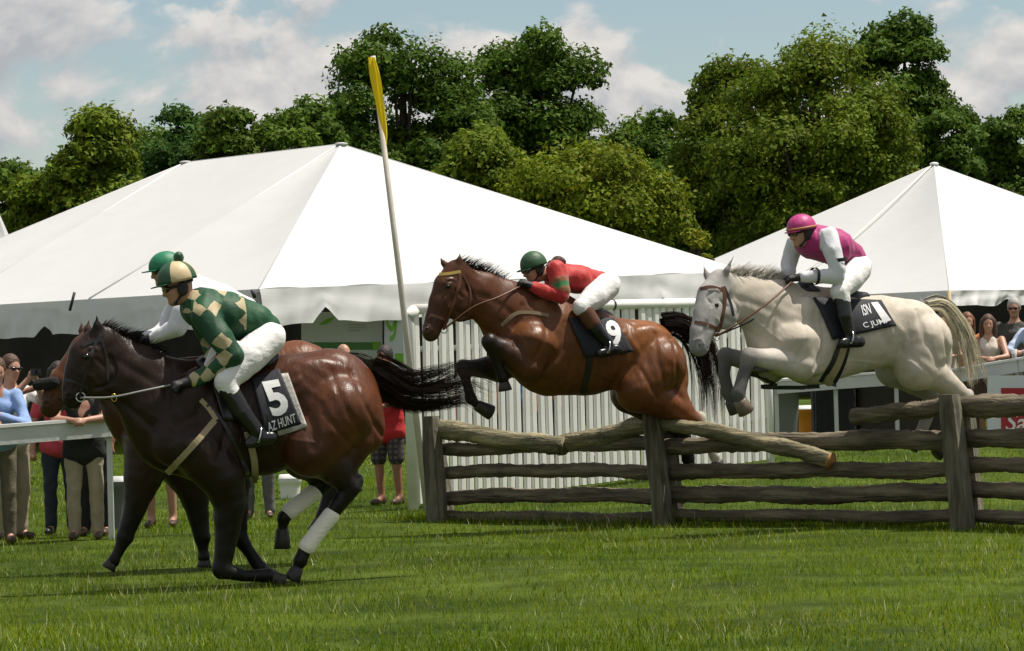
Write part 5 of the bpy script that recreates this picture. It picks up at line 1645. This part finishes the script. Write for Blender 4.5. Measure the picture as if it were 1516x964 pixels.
GH = mat('bright_green_helmet_cover', (.008, .165, .075), .55, bump=.4, bscale=20, dist=.008)
wsleeve = (.60, .61, .64)
j4, R4 = rider(fr4, 'person', 'rider in bright green helmet and white shirt on the half hidden brown horse', dict(
  head=(246, 402, .0), tilt=.1, torso=[(288, 436, 30), (325, 452, 32), (362, 466, 26), (384, 478, 18)],
  silk_cols=[wsleeve], silk=silk('white_shirt_silk'),
  arms=[dict(n=[(280, 442, 21, .17), (272, 462, 17, .22), (262, 484, 15, .22), (240, 495, 11, .16), (226, 501, 9, .12), (209, 505, 8, .10)], c=wsleeve),
        dict(n=[(272, 445, 21, -.17), (258, 465, 17, -.22), (244, 488, 14, -.22), (230, 496, 11, -.16), (216, 500, 9, -.12), (202, 504, 8, -.08)], c=wsleeve)],
  seat=[(388, 492, 19), (372, 500, 18)],
  legs=[dict(thigh=[(384, 498, 22, s_ * .10), (352, 524, 23, s_ * .20), (322, 556, 15, s_ * .28), (330, 570, 13, s_ * .29)], boot=[(325, 562, 14, s_ * .29), (345, 598, 12, s_ * .31), (366, 625, 10, s_ * .32)], foot=[(356, 640, 8, s_ * .33), (382, 634, 9, s_ * .32)]) for s_ in (1, -1)],
  helmet=(.140, .115, .125, [GH], one, .035, .06)))

GK = mat('dark_green_helmet_cover', (.022, .075, .028), .55, bump=.5, bscale=18, dist=.01)
red = (.42, .022, .020); grn = (.03, .16, .05)
j2, R2 = rider(fr2, 'person', 'rider in red jacket with green arm bands crouched on the bright bay number 9', dict(
  head=(791, 399, .03), tilt=.25, torso=[(826, 408, 19), (854, 413, 22), (880, 414, 15), (890, 412, 11)],
  silk_cols=[red], silk=silk('red_silk'),
  arms=[dict(n=[(823, 400, 16, .17), (828, 416, 14, .22), (832, 429, 12.5, .25), (830, 438, 12, .25), (805, 431, 11, .18), (790, 425, 8, .13), (778, 420, 7, .11)], c=[red, grn, red, red, red]),
        dict(n=[(820, 404, 15, -.17), (824, 420, 13, -.22), (826, 432, 12, -.24), (820, 436, 11, -.24), (800, 430, 10, -.17), (788, 425, 8, -.12), (776, 421, 7, -.09)], c=[red, grn, red, red, red])],
  seat=[(900, 421, 18), (888, 426, 16)],
  legs=[dict(thigh=[(898, 424, 20, s_ * .10), (880, 440, 19, s_ * .19), (860, 455, 13, s_ * .27), (868, 466, 11, s_ * .28)], boot=[(866, 462, 12.5, s_ * .28), (882, 486, 11, s_ * .30), (899, 507, 9, s_ * .31)], foot=[(889, 523, 7, s_ * .33), (913, 517, 8, s_ * .32)],
       top=[(866, 462, 13.2, s_ * .28), (877, 478, 12.4, s_ * .295)]) for s_ in (1, -1)],
  helmet=(.130, .112, .130, [GK], one, .042, .05), collar=GK))
S = Sdf(); S.ell(fr2.P(826, 385, .02), (.055, .05, .04), k=.02); S.ell(fr2.P(832, 388, .03), (.04, .04, .035), k=.02); S.cone(fr2.P(815, 390, .03), fr2.P(826, 386, .02), .03, .03, 1, .02)
oo = sdf_obj('hair_bun', S, mat('brown_hair', (.045, .018, .009), .6, bump=.5, bscale=60), j2, h=.008); oo.location.z = -j2.location.z

PK = mat('pink_helmet_cover', (.42, .03, .17), .5, bump=.4, bscale=14); pink = (.36, .025, .15)
wsl = (.62, .63, .66); wsd = (.02, .02, .025)
j3, R3 = rider(fr3, 'person', 'rider in pink vest and pink cap on the pale grey number 1', dict(
  head=(1187, 345, .05), tilt=.15, torso=[(1205, 358, 26), (1236, 366, 28), (1262, 375, 17), (1270, 380, 12)],
  wt=[1.2, 1.1, 1.1], silk_cols=[pink], silk=silk('pink_silk'),
  arms=[dict(n=[(1228, 350, 14, .20), (1232, 372, 14, .27), (1240, 398, 13, .30), (1238, 409, 13, .29), (1212, 409, 10.5, .22), (1190, 410, 9, .15), (1174, 412, 8, .11)], c=[wsl, wsl, wsl, wsl, wsl]),
        dict(n=[(1178, 360, 14, -.20), (1172, 375, 13, -.25), (1168, 392, 12, -.25), (1168, 402, 11, -.23), (1164, 408, 10, -.17), (1162, 410, 9, -.13), (1156, 412, 8, -.09)], c=[wsl, wsl, wsl, wsl, wsl])],
  seat=[(1272, 395, 18), (1260, 402, 15)],
  legs=[dict(thigh=[(1270, 400, 20, s_ * .10), (1258, 415, 19, s_ * .19), (1243, 432, 14, s_ * .27), (1247, 444, 12.5, s_ * .28)], boot=[(1246, 442, 13, s_ * .28), (1250, 468, 12, s_ * .30), (1258, 494, 9.5, s_ * .31)], foot=[(1248, 508, 8, s_ * .33), (1273, 506, 9, s_ * .32)]) for s_ in (1, -1)],
  helmet=(.136, .118, .125, [PK], one, .042, .03), collar=whitecl))
mb = MB(); pts = [Vector(R3(.139 * math.cos(a) - .005, .121 * math.sin(a), .046)) for a in np.linspace(0, 6.283, 30)]; mb.tube(pts, .009, 6, flat=.5)
oo = mb.build('hat_band', mat('gold_band', (.45, .22, .08), .5), j3); oo.location.z = -j3.location.z
for (px, py, y) in ((1206, 409, .205), (1240, 385, .29)):
    mb = MB(); c0 = fr3.P(px, py, y); ax = Vector((1, 0, 0)) if py > 400 else Vector((.1, 0, 1))
    mb.tube([Vector(c0) - ax * .016, Vector(c0) + ax * .016], .077 if py > 400 else .088, 14, cap=False); oo = mb.build('arm_band', harn, j3); oo.location.z = -j3.location.z
# ================================================================== CROWD
def cloth(name, col, **k): return mat('cloth_' + name, col, .8, bump=.5, bscale=13, dist=.025, noise=.10, nscale=6, **k)
def plaid():
    m = mat('plaid_shorts', (.05, .04, .04), .85)
    t = m.node_tree; b = t.nodes['Principled BSDF']
    tcn = t.nodes.new('ShaderNodeTexCoord'); w1 = t.nodes.new('ShaderNodeTexWave'); w2 = t.nodes.new('ShaderNodeTexWave')
    w1.bands_direction = 'Z'; w2.bands_direction = 'Y'
    w1.inputs['Scale'].default_value = 5; w2.inputs['Scale'].default_value = 5
    mx_ = t.nodes.new('ShaderNodeMix'); mx_.data_type = 'RGBA'; mx_.inputs[6].default_value = (.025, .022, .024, 1); mx_.inputs[7].default_value = (.14, .11, .10, 1)
    mu = t.nodes.new('ShaderNodeMath'); mu.operation = 'MULTIPLY'
    t.links.new(tcn.outputs['Object'], w1.inputs[0]); t.links.new(tcn.outputs['Object'], w2.inputs[0])
    t.links.new(w1.outputs[1], mu.inputs[0]); t.links.new(w2.outputs[1], mu.inputs[1]); t.links.new(mu.outputs[0], mx_.inputs[0]); t.links.new(mx_.outputs[2], b.inputs['Base Color'])
    return m
shoe_b = mat('brown_shoe', (.06, .03, .018), .5); shoe_k = mat('black_shoe', (.012, .012, .012), .5)
hair_br = mat('brown_hair_crowd', (.07, .032, .015), .6, bump=.6, bscale=50); hair_dk = mat('dark_hair', (.018, .012, .009), .6, bump=.6, bscale=50); hair_gr = mat('grey_hair', (.35, .33, .31), .6, bump=.5, bscale=50)
shade_l = mat('sunglass_lens', (.008, .006, .006), .15)

def person(label, px, d, face, H=1.75, shirt=None, trousers=None, sleeves='short', shorts=False, hair=hair_br, long_hair=False, lean=0.0,
           arms=None, glasses=False, bald=False, shoes=shoe_b, skirt=False, skinm=None, group=None, build=1.0, hem=None, step=.0, res=.018):
    g = on_ground(px, d)
    root = empty('person', g, math.radians(face))
    tag(root, label, 'person', group)
    k = H / 1.75
    sk = skinm or skin
    def T(x, y, z):
        zz = max(z - .92, 0)
        return np.array([x + lean * zz, y * build, z - .25 * abs(lean) * zz * lean if lean else z]) * k
    hips = [T(0, s * .095, .90) for s in (1, -1)]
    knee = [T(.02 + step * s, s * .105, .49) for s in (1, -1)]
    ank = [T(-.02 + step * s * 1.3, s * .11, .09) for s in (1, -1)]
    sh_ = [T(0, s * .185, 1.40) for s in (1, -1)]
    arms = arms or [((.03, .27, 1.12), (.10, .26, .88)), ((.03, -.27, 1.12), (.10, -.26, .88))]
    el = [np.array(a[0]) * k for a in arms]; hd = [np.array(a[1]) * k for a in arms]
    hc = T(.03, 0, 1.625)
    S = Sdf()
    R = head_prims(S, hc, .1 + lean * .3, scale=k * .98)
    S.cone(T(.0, 0, 1.44), hc + np.array([-.02, 0, -.06]), .058 * k, .052 * k, 1, .03)
    tors = [(T(0, 0, .95), .115 * k), (T(.01, 0, 1.10), .110 * k), (T(.015, 0, 1.28), .125 * k), (T(.0, 0, 1.39), .088 * k)]
    wt = [1.35 * build, 1.3 * build, 1.45 * build]
    S.chain([(p, r * .93) for p, r in tors], w=wt, k=.05)
    for i in (0, 1):
        S.chain([(sh_[i], .055 * k), (el[i], .042 * k), (hd[i], .030 * k)], k=.03)
        dd = hd[i] - el[i]; hand_prims(S, hd[i] + dd / np.linalg.norm(dd) * .05, dd, .034, 1 if i == 0 else -1)
        S.chain([(hips[i], .088 * k), (knee[i], .056 * k), (ank[i], .040 * k)], k=.04)
        S.chain([(ank[i], .04 * k), (ank[i] + np.array([.06, 0, -.04]), .035 * k)], k=.02)
    body = sdf_obj('body', S, sk, root, h=res, relax=1)
    for s in (1, -1):
        mb = MB(); mb.ellipsoid(Vector(R(.088, s * .031, .004)), (.009, .011, .008)); mb.build('eye', eyem, body)
    if shirt:
        S = Sdf(); S.chain(tors, w=wt, k=.05)
        S.cone(T(.01, 0, .98 if not hem else hem), T(.01, 0, 1.05), .138 * k, .120 * k, 1.55 * build, .05)
        for i in (0, 1):
            if sleeves == 'long': S.chain([(sh_[i], .068 * k), (el[i], .056 * k), (el[i] * .12 + hd[i] * .88, .042 * k)], k=.03)
            elif sleeves == 'short': S.cone(sh_[i], sh_[i] * .35 + el[i] * .65, .068 * k, .062 * k, 1, .03)
        S.ell(hc + np.array([-.005, 0, .0]), (.115 * k, .115 * k, .155 * k), k=.02, sub=True)
        sdf_obj('shirt', S, shirt, root, h=res * 1.08, relax=1, sculpt=folds(.010, .6, int(px)))
    if trousers:
        S = Sdf(); S.cone(T(0, 0, .90), T(0, 0, 1.0), .118 * k, .112 * k, 1.35 * build, .04)
        for i in (0, 1):
            if shorts: S.chain([(hips[i], .105 * k), (knee[i] * .75 + hips[i] * .25, .095 * k), (knee[i] + np.array([0, 0, .03]), .092 * k)], k=.04)
            elif skirt: S.cone(T(0, (.06 if i == 0 else -.06), .88), T(0, (.08 if i == 0 else -.08), .45), .12 * k, .15 * k, 1.2, .05)
            else: S.chain([(hips[i], .100 * k), (knee[i], .074 * k), (ank[i] + np.array([0, 0, .0]), .064 * k)], k=.035)
        sdf_obj('shorts' if shorts else ('skirt' if skirt else 'trousers'), S, trousers, root, h=res * 1.08, relax=1, sculpt=folds(.010, .5, int(px) + 1))
    for i in (0, 1):
        S = Sdf(); a = ank[i]
        S.cone(np.array([a[0] - .03, a[1], .045]), np.array([a[0] + .16, a[1] + .015 * (1 if i == 0 else -1), .035]), .046, .036, 1.0, .02)
        S.cone(np.array([a[0] - .03, a[1], .06]), a, .042, .042, 1, .02)
        sdf_obj('shoe', S, shoes, root, h=res * 1.1)
    if not bald:
        S = Sdf(); q = k * .98
        S.ell(R(-.018, 0, .036), (.108 * q, .090 * q, .112 * q), k=.02)
        if long_hair:
            for s in (1, -1): S.chain([(np.array(R(-.02, s * .07, .03)), .045), (np.array(R(-.03, s * .085, -.09)), .042), (np.array(R(-.02, s * .095, -.20)), .03)], k=.03)
            S.cone(np.array(R(-.06, 0, 0)), np.array(R(-.08, 0, -.18)), .07, .05, 1.1, .04)
        S.ell(R(.085, 0, -.045), (.085 * q, .075 * q, .10 * q), k=.015, sub=True)
        if not long_hair: S.ell(R(.01, 0, -.14), (.12, .12, .075), k=.02, sub=True)
        sdf_obj('hair', S, hair, root, h=res * .85)
    else:
        S = Sdf(); S.ell(R(-.045, 0, .0), (.070, .084, .05), k=.02); sdf_obj('hair', S, hair, root, h=.011)
    if glasses:
        S = Sdf()
        for s in (1, -1): S.ell(R(.098, s * .034, .008), (.014, .030, .020), k=.008)
        S.cone(R(.10, -.06, .012), R(.10, .06, .012), .008, .008, 1, .005)
        for s in (1, -1): S.cone(R(.09, s * .066, .012), R(.0, s * .084, .012), .006, .006, 1, .005)
        sdf_obj('sunglasses', S, shade_l, root, h=.0065, relax=1)
    return root

DL = 31.2
R_ARMS = [((.30, .24, 1.16), (.42, .06, 1.14)), ((.30, -.24, 1.16), (.42, -.06, 1.14))]
person('man in light blue shirt leaning his forearms on the white rail', -2, DL, -75, 1.72, cloth('light_blue', (.22, .33, .58)), cloth('olive_trousers', (.13, .11, .07)), 'long', hair=hair_br, lean=.22,
       arms=[((.30, .26, 1.10), (.36, -.02, 1.22)), ((.30, -.26, 1.13), (.46, -.10, 1.14))])
ph = person('young man in white shirt and sunglasses photographing with raised hands', 20, 31.9, -48, 1.74, cloth('white', (.68, .68, .68)), cloth('khaki', (.34, .28, .19)), 'short', hair=hair_br, glasses=True,
       arms=[((.24, .22, 1.30), (.36, .05, 1.52)), ((.24, -.22, 1.28), (.36, -.05, 1.50))])
mb = MB(); mb.box((0, 0, 0), (.02, .11, .065)); mb.box((.016, .02, .005), (.02, .04, .04))
cm_ = mb.build('camera', mat('black_plastic', (.012, .012, .014), .35), None, smooth=False)
g_ = on_ground(20, 31.9); cm_.location = g_ + Vector((math.cos(math.radians(-48)) * .44, math.sin(math.radians(-48)) * .44, 1.575)); cm_.rotation_euler = (0, 0, math.radians(-48))
tag(cm_, 'small black camera held up by the young man in white', 'camera')
person('person in pink top and dark jeans behind the white rail', 92, 32.6, -90, 1.66, cloth('pink', (.55, .06, .09)), cloth('dark_jeans', (.022, .028, .045)), 'short', hair=hair_dk, long_hair=True, shoes=shoe_k, hem=.9)
person('person in black top and khaki trousers with both arms on the rail', 128, DL, -88, 1.70, cloth('black', (.012, .012, .013)), cloth('khaki', (.34, .28, .19)), 'short', hair=hair_br, lean=.18, arms=R_ARMS, hem=.84)
person('person in white shirt stretching an arm past the brown horse head', 142, 31.9, -100, 1.74, cloth('cream_shirt', (.60, .60, .48)), cloth('black_trousers', (.014, .013, .013)), 'short', hair=hair_dk, skinm=mat('tanned_skin', (.30, .135, .085), .5, noise=.1, nscale=15),
       arms=[((.05, .27, 1.12), (.12, .22, .90)), ((.10, -.38, 1.47), (.18, -.58, 1.40))])
person('bare legged person in dark shorts seen below the dark bay horse', 240, 33.5, -95, 1.74, cloth('grey_shirt', (.2, .2, .21)), cloth('dark_shorts', (.03, .03, .035)), 'short', shorts=True, hair=hair_dk, res=.02)
person('person in grey trousers hidden behind the dark bay number 5 horse', 384, 35.5, -90, 1.72, cloth('navy_shirt', (.03, .04, .08)), cloth('grey_trousers', (.12, .115, .11)), 'short', hair=hair_dk, shoes=shoe_b, res=.028)
person('balding man in grey shirt standing under the marquee edge', 512, 42.0, -60, 1.84, cloth('grey_shirt', (.2, .2, .21)), cloth('grey_trousers', (.12, .115, .11)), 'short', bald=True, hair=hair_gr)
dark_skin = mat('tanned_skin', (.30, .135, .085), .5, noise=.1, nscale=15)
person('man in red shirt and plaid shorts left of the white picket wing', 577, 37.9, -120, 1.78, cloth('red', (.42, .012, .016)), plaid(), 'short', shorts=True, hair=hair_dk, skinm=dark_skin, build=1.08, hem=.80,
       arms=[((.08, .28, 1.14), (.24, .12, 1.10)), ((.08, -.28, 1.14), (.24, -.12, 1.10))])
DR = 43.8
person('smiling woman with long brown hair and white top behind the right rail', 1467, DR, -95, 1.62, cloth('white_top', (.62, .56, .48)), cloth('brown_skirt', (.09, .05, .035)), 'none', hair=hair_br, long_hair=True, arms=R_ARMS, skirt=True, lean=.10)
person('grey haired man in dark polo shirt and sunglasses behind the right rail', 1507, 45.0, -105, 1.84, cloth('dark_polo', (.055, .055, .045)), cloth('khaki', (.34, .28, .19)), 'short', hair=hair_gr, glasses=True, build=1.1)
person('person in pale blue shirt at the end of the right rail', 1538, DR, -130, 1.74, cloth('pale_blue', (.38, .46, .60)), cloth('dark_trousers', (.03, .03, .035)), 'long', hair=hair_dk, arms=R_ARMS)
person('person with auburn hair behind the grey horse tail', 1436, 45.0, -80, 1.66, cloth('orange_top', (.45, .16, .05)), cloth('brown_skirt', (.09, .05, .035)), 'short', hair=mat('auburn_hair', (.16, .055, .018), .6), long_hair=True)
for lb, px, dd, sh, tr in (('person in black clothes below the grey horse belly', 1226, 43.8, cloth('black', (.012, .012, .013)), cloth('black_trousers', (.014, .013, .013))),
                       ('person in dark brown clothes below the grey horse flank', 1302, 44.2, cloth('brown', (.06, .045, .035)), cloth('brown_trousers', (.06, .05, .04))),
                       ('person in plum top and dark trousers behind the grey horse hindquarters', 1352, 45.0, cloth('plum', (.12, .03, .06)), cloth('dark_trousers', (.03, .03, .035))),
                       ('person in tan trousers behind the right fence post', 1398, 44.6, cloth('cream', (.5, .44, .34)), cloth('tan_trousers', (.32, .25, .16)))):
    person(lb, px, dd, -90, 1.66, sh, tr, 'short', hair=hair_dk, build=1.15, arms=R_ARMS, res=.028)
for lb, px, dd, sh in (('person in blue shirt glimpsed through the white pickets', 768, 47.0, cloth('blue', (.04, .10, .28))), ('person in orange shirt glimpsed through the white pickets', 806, 48.0, cloth('orange', (.55, .17, .03))),
                       ('person in dark shirt glimpsed through the white pickets', 868, 47.0, cloth('black', (.012, .012, .013))), ('person in white shirt glimpsed through the white pickets', 706, 46.0, cloth('white', (.68, .68, .68))),
                       ('person in yellow shirt glimpsed through the white pickets', 742, 49.0, cloth('yellow', (.6, .42, .04)))):
    person(lb, px, dd, -90, 1.72, sh, cloth('dark_jeans', (.022, .028, .045)), 'short', hair=hair_dk, res=.028)

# ================================================================== RAILS, TABLES, SMALL THINGS
railp = mat('grey_white_paint', (.50, .51, .49), .6, noise=.1, nscale=4, bump=.2, bscale=20)
railt = mat('white_paint', (.72, .72, .70), .55, noise=.06, nscale=4)
def crowd_rail(label, pts, zt, name='spectator_rail'):
    O = pts[0].copy(); root = empty(name, O); tag(root, label, 'rail')
    P = []
    for p, z in zip(pts, zt): P.append(Vector((p.x, p.y, z)) - O)
    for a, b in zip(P[:-1], P[1:]):
        d = b - a; n = Vector((d.y, -d.x, 0)).normalized(); n = -n if n.y > 0 else n
        mid = (a + b) / 2
        X = d.normalized(); Z = Vector((0, 0, 1)); Yv = n
        M3 = Matrix((X, Yv, Yv.cross(X) if Yv.cross(X).z > 0 else X.cross(Yv))).transposed()
        mb = MB(); mb.box(mid - Vector((0, 0, .105)), (d.length - .004, .035, .155), mtx=M3); mb.build('board', railp, root, smooth=False)
        mb = MB(); mb.box(mid - Vector((0, 0, .012)) - n * .03, (d.length - .004, .13, .028), mtx=M3); mb.build('cap_board', railt, root, smooth=False)
    for p, q in zip(P, pts):
        g = gzf(q.x, q.y) - O.z
        mb = MB(); mb.box((p.x, p.y + .075, (g - .1 + p.z - .03) / 2), (.05, .05, p.z - .03 - g + .1)); mb.build('post', railp, root, smooth=False)
lp = [on_ground(px, d) for px, d in ((-160, 30.1), (-20, 30.5), (164, 31.0), (330, 31.5))]
crowd_rail('white board rail with spectators leaning on it beside the running horses', lp, [at(-160, 636, 30.1).z, at(-20, 631, 30.5).z, at(164, 617, 31.0).z, at(330, 606, 31.5).z])
rp = [on_ground(px, d) for px, d in ((1152, 43.0), (1240, 43.1), (1330, 43.2), (1420, 43.2), (1510, 43.2), (1620, 43.3))]
crowd_rail('white board rail in front of the crowd behind the grey horse', rp, [at(1152, 562, 43.0).z, at(1240, 555, 43.1).z, at(1330, 549, 43.2).z, at(1420, 545, 43.2).z, at(1510, 530, 43.2).z, at(1620, 515, 43.3).z])

def plaque(name, label, cat, px0, px1, py0, py1, d, mats, marks=(), parent=None):
    """flat upright board facing the camera, marks are (material, mesh builder in board units)"""
    a = at(px0, py1, d); b = at(px1, py1, d); c = at(px1, py0, d); e = at(px0, py0, d)
    O = a.copy(); root = empty(name, O); tag(root, label, cat)
    th = Vector((0, .03, 0)); q = [v - O for v in (a, b, c, e)]
    mb = MB(); mb.add(q + [v + th for v in q], [(0, 1, 2, 3), (7, 6, 5, 4), (0, 4, 5, 1), (1, 5, 6, 2), (2, 6, 7, 3), (3, 7, 4, 0)]); mb.build('board', mats, root, smooth=False)
    def bl(u, v, o=.006): return (q[0].lerp(q[1], u)).lerp(q[3].lerp(q[2], u), v) - Vector((0, o, 0))
    return root, bl
gw = mat('pale_grey_board', (.46, .48, .48), .6); gwd = mat('grey_panel', (.26, .28, .28), .7); lime = mat('lime_green_print', (.14, .36, .02), .6); dgr = mat('dark_green_print', (.05, .16, .03), .6); greyt = mat('grey_print', (.3, .3, .3), .6)
def quad_mark(bl, u0, u1, v0, v1, m, root, name='print', o=.006):
    mb = MB(); mb.add([bl(u0, v0, o), bl(u1, v0, o), bl(u1, v1, o), bl(u0, v1, o)], [(0, 1, 2, 3)]); mb.build(name, m, root, smooth=False)
bd, bl = plaque('sign_board', 'pale grey sponsor board with green leaf arc and stripe under the marquee', 'sign', 446, 566, 462, 532, 67.5, gw)
quad_mark(bl, .06, .98, .20, .36, dgr, bd, 'stripe'); quad_mark(bl, .88, .97, .19, .37, lime, bd, 'stripe_end', .009)
vs = []
for i in range(13):
    t = i / 12; u = .22 + .20 * t; v = .74 + .16 * t ** 2; wv = .07 * math.sin(math.pi * t) + .004
    vs += [bl(u, v + wv), bl(u, v - wv * .3)]
mb = MB(); mb.add(vs, [(2 * i, 2 * i + 1, 2 * i + 3, 2 * i + 2) for i in range(12)]); mb.build('leaf_print', lime, bd, smooth=False)
for v in (.60, .66, .72): quad_mark(bl, .58, .58 + (.22 if v != .60 else .14), v, v + .018, greyt, bd, 'text_line')
bd2, bl2 = plaque('sign_board', 'pale board with a large green letter y beside the white wing', 'sign', 569, 604, 462, 552, 67.0, gw)
def stroke(bl, pts, wd, m, root, name):
    P = spline(np.array(pts), 16); vs = []
    for i, p in enumerate(P):
        t = P[min(i + 1, 15)] - P[max(i - 1, 0)]; n = np.array([-t[1], t[0]]); n = n / (np.linalg.norm(n) + 1e-9) * wd
        vs += [bl(*(p + n)), bl(*(p - n))]
    mb = MB(); mb.add(vs, [(2 * i, 2 * i + 1, 2 * i + 3, 2 * i + 2) for i in range(15)]); mb.build(name, m, root, smooth=False)
stroke(bl2, [(.12, .92), (.14, .80), (.30, .72), (.42, .80), (.44, .95)], .045, lime, bd2, 'letter_stroke')
stroke(bl2, [(.50, .96), (.48, .74), (.40, .60), (.24, .55)], .045, lime, bd2, 'letter_stroke')
quad_mark(bl2, .45, .98, .16, .32, lime, bd2, 'stripe')
tbm = mat('grey_table_cloth', (.17, .18, .18), .8, bump=.4, bscale=10, dist=.03)
def skirted_table(label, px0, px1, d, h, m):
    a = on_ground(px0, d); b = on_ground(px1, d); O = (a + b) / 2; O.z = gzf(O.x, O.y); w_ = (b - a).length
    root = empty('skirted_table', O); tag(root, label, 'table')
    n = 60; vs = []
    per = []
    for i in range(n):
        t = i / n * 4; s_ = int(t); f = t - s_
        x, y = [(-w_ / 2 + w_ * f, -.38), (w_ / 2, -.38 + .76 * f), (w_ / 2 - w_ * f, .38), (-w_ / 2, .38 - .76 * f)][s_]
        wv = .02 * math.sin(i * 2.1); per.append((x, y, wv))
    for z, f in ((h, 0), (h * .6, .7), (.01, 1.3)):
        for (x, y, wv) in per: vs.append((x * (1 + wv * f * .3), y * (1 + wv * f * 2), z))
    fs = [(r * n + i, r * n + (i + 1) % n, (r + 1) * n + (i + 1) % n, (r + 1) * n + i) for r in range(2) for i in range(n)]
    mb = MB(); mb.add(vs, fs); mb.build('table_skirt', m, root)
    mb = MB(); mb.box((0, 0, h + .014), (w_ + .03, .79, .022)); mb.build('table_top', m, root, smooth=False)
skirted_table('black draped table behind the rail below the grey horse', 1206, 1264, 43.9, .86, cloth('black_drape', (.012, .012, .012)))
skirted_table('added dark brown draped table in place of dark people below the grey horse flank', 1268, 1412, 44.1, .80, cloth('brown_drape', (.035, .028, .02)))  # added to darken the bright gap where shaded people stand
skirted_table('grey draped table under the marquee behind the red shirted man', 470, 566, 64.0, .95, tbm)

def bin_thing(label, px, d, wd, h, m, name='waste_bin', cat='bin', lid=True, lm=None):
    g = on_ground(px, d); root = empty(name, g); tag(root, label, cat)
    mb = MB(); vs = []; n = 20
    for z, r in ((0, .86), (.05, .88), (h * .5, .94), (h - .06, .98), (h - .05, 1.05), (h, 1.05)):
        for i in range(n):
            a = 2 * math.pi * i / n; s = (abs(math.cos(a)) ** 4 + abs(math.sin(a)) ** 4) ** -.25
            vs.append((math.cos(a) * s * wd / 2 * r, math.sin(a) * s * wd / 2 * r, z))
    fs = [(k_ * n + i, k_ * n + (i + 1) % n, (k_ + 1) * n + (i + 1) % n, (k_ + 1) * n + i) for k_ in range(5) for i in range(n)]
    mb.add(vs, fs); mb.build('bin_body', m, root)
    mb = MB(); mb.add([(v[0] * 1.03, v[1] * 1.03, h + .002) for v in vs[-n:]] + [(v[0] * .9, v[1] * .9, h + .05) for v in vs[-n:]], [(i, (i + 1) % n, (i + 1) % n + n, i + n) for i in range(n)] + [tuple(range(n, 2 * n))])
    mb.build('lid', lm or m, root)
bin_thing('square grey bin on the grass behind the white rail', 172, 33.0, .30, .48, mat('grey_plastic', (.16, .17, .17), .5), lm=mat('light_grey_plastic', (.45, .46, .46), .5))
bin_thing('tall grey green waste bin at the end of the white picket wing', 1164, 43.6, .36, .80, mat('grey_green_plastic', (.13, .14, .125), .45), lm=railp)
bin_thing('orange drinks cooler with white lid under the grey horse', 1195, 45.5, .30, .42, mat('orange_plastic', (.62, .22, .02), .45), name='drinks_cooler', cat='cooler', lm=railt)
bin_thing('small white bucket standing on the grass behind the dark bay', 430, 40.5, .26, .24, railt, name='bucket', cat='bucket')
# banner on the right rail
bn, bl3 = plaque('banner', 'white and red banner with white script hanging on the right rail', 'banner', 1462, 1600, 556, 640, 43.0, mat('white_vinyl', (.62, .64, .68), .5, bump=.4, bscale=4, dist=.05))
quad_mark(bl3, .145, .98, .0, .78, mat('red_print', (.36, .012, .022), .5), bn, 'red_field')
cu = bpy.data.curves.new('t', 'FONT'); cu.body = 'Sav'; cu.shear = .25; cu.resolution_u = 4; cu.offset = .01
ob = bpy.data.objects.new('t', cu); C.objects.link(ob); me = bpy.data.meshes.new_from_object(ob.evaluated_get(bpy.context.evaluated_depsgraph_get())); bpy.data.objects.remove(ob)
xs = [v.co.x for v in me.vertices]; ys = [v.co.y for v in me.vertices]
V_ = [bl3(.19 + .36 * (v.co.x - min(xs)) / (max(xs) - min(xs)), .02 + .32 * (v.co.y - min(ys)) / (max(ys) - min(ys)), .010) for v in me.vertices]
mk('lettering', np.array([tuple(v) for v in V_]), [tuple(p.vertices) for p in me.polygons], railt, bn, False)
# cups on the right rail
clear = mat('clear_plastic_cup', (.75, .75, .75), .15, translucent=.4)
for i, px in enumerate((1502, 1522)):
    p = at(px, 531, 43.15); root = empty('plastic_cup', (p.x, p.y + .03, p.z + .012)); tag(root, ['clear plastic cup on the rail between the woman and the grey haired man', 'clear plastic cup on the rail by the person in pale blue'][i], 'cup')
    mb = MB(); n = 14; vs = []
    for z, r in ((0, .030), (.11, .042), (.11, .039), (.004, .028)):
        for j in range(n): vs.append((math.cos(2 * math.pi * j / n) * r, math.sin(2 * math.pi * j / n) * r, z))
    mb.add(vs, [(k_ * n + j, k_ * n + (j + 1) % n, (k_ + 1) * n + (j + 1) % n, (k_ + 1) * n + j) for k_ in range(3) for j in range(n)] + [tuple(range(3 * n, 4 * n))]); mb.build('cup_wall', clear, root)
    mb = MB(); mb.add([(math.cos(2 * math.pi * j / n) * .034, math.sin(2 * math.pi * j / n) * .034, .05) for j in range(n)] + [(math.cos(2 * math.pi * j / n) * .028, math.sin(2 * math.pi * j / n) * .028, .006) for j in range(n)], [tuple(range(n))] + [(j, j + n, (j + 1) % n + n, (j + 1) % n) for j in range(n)]); mb.build('drink', mat('orange_drink', (.4, .14, .03), .3), root)
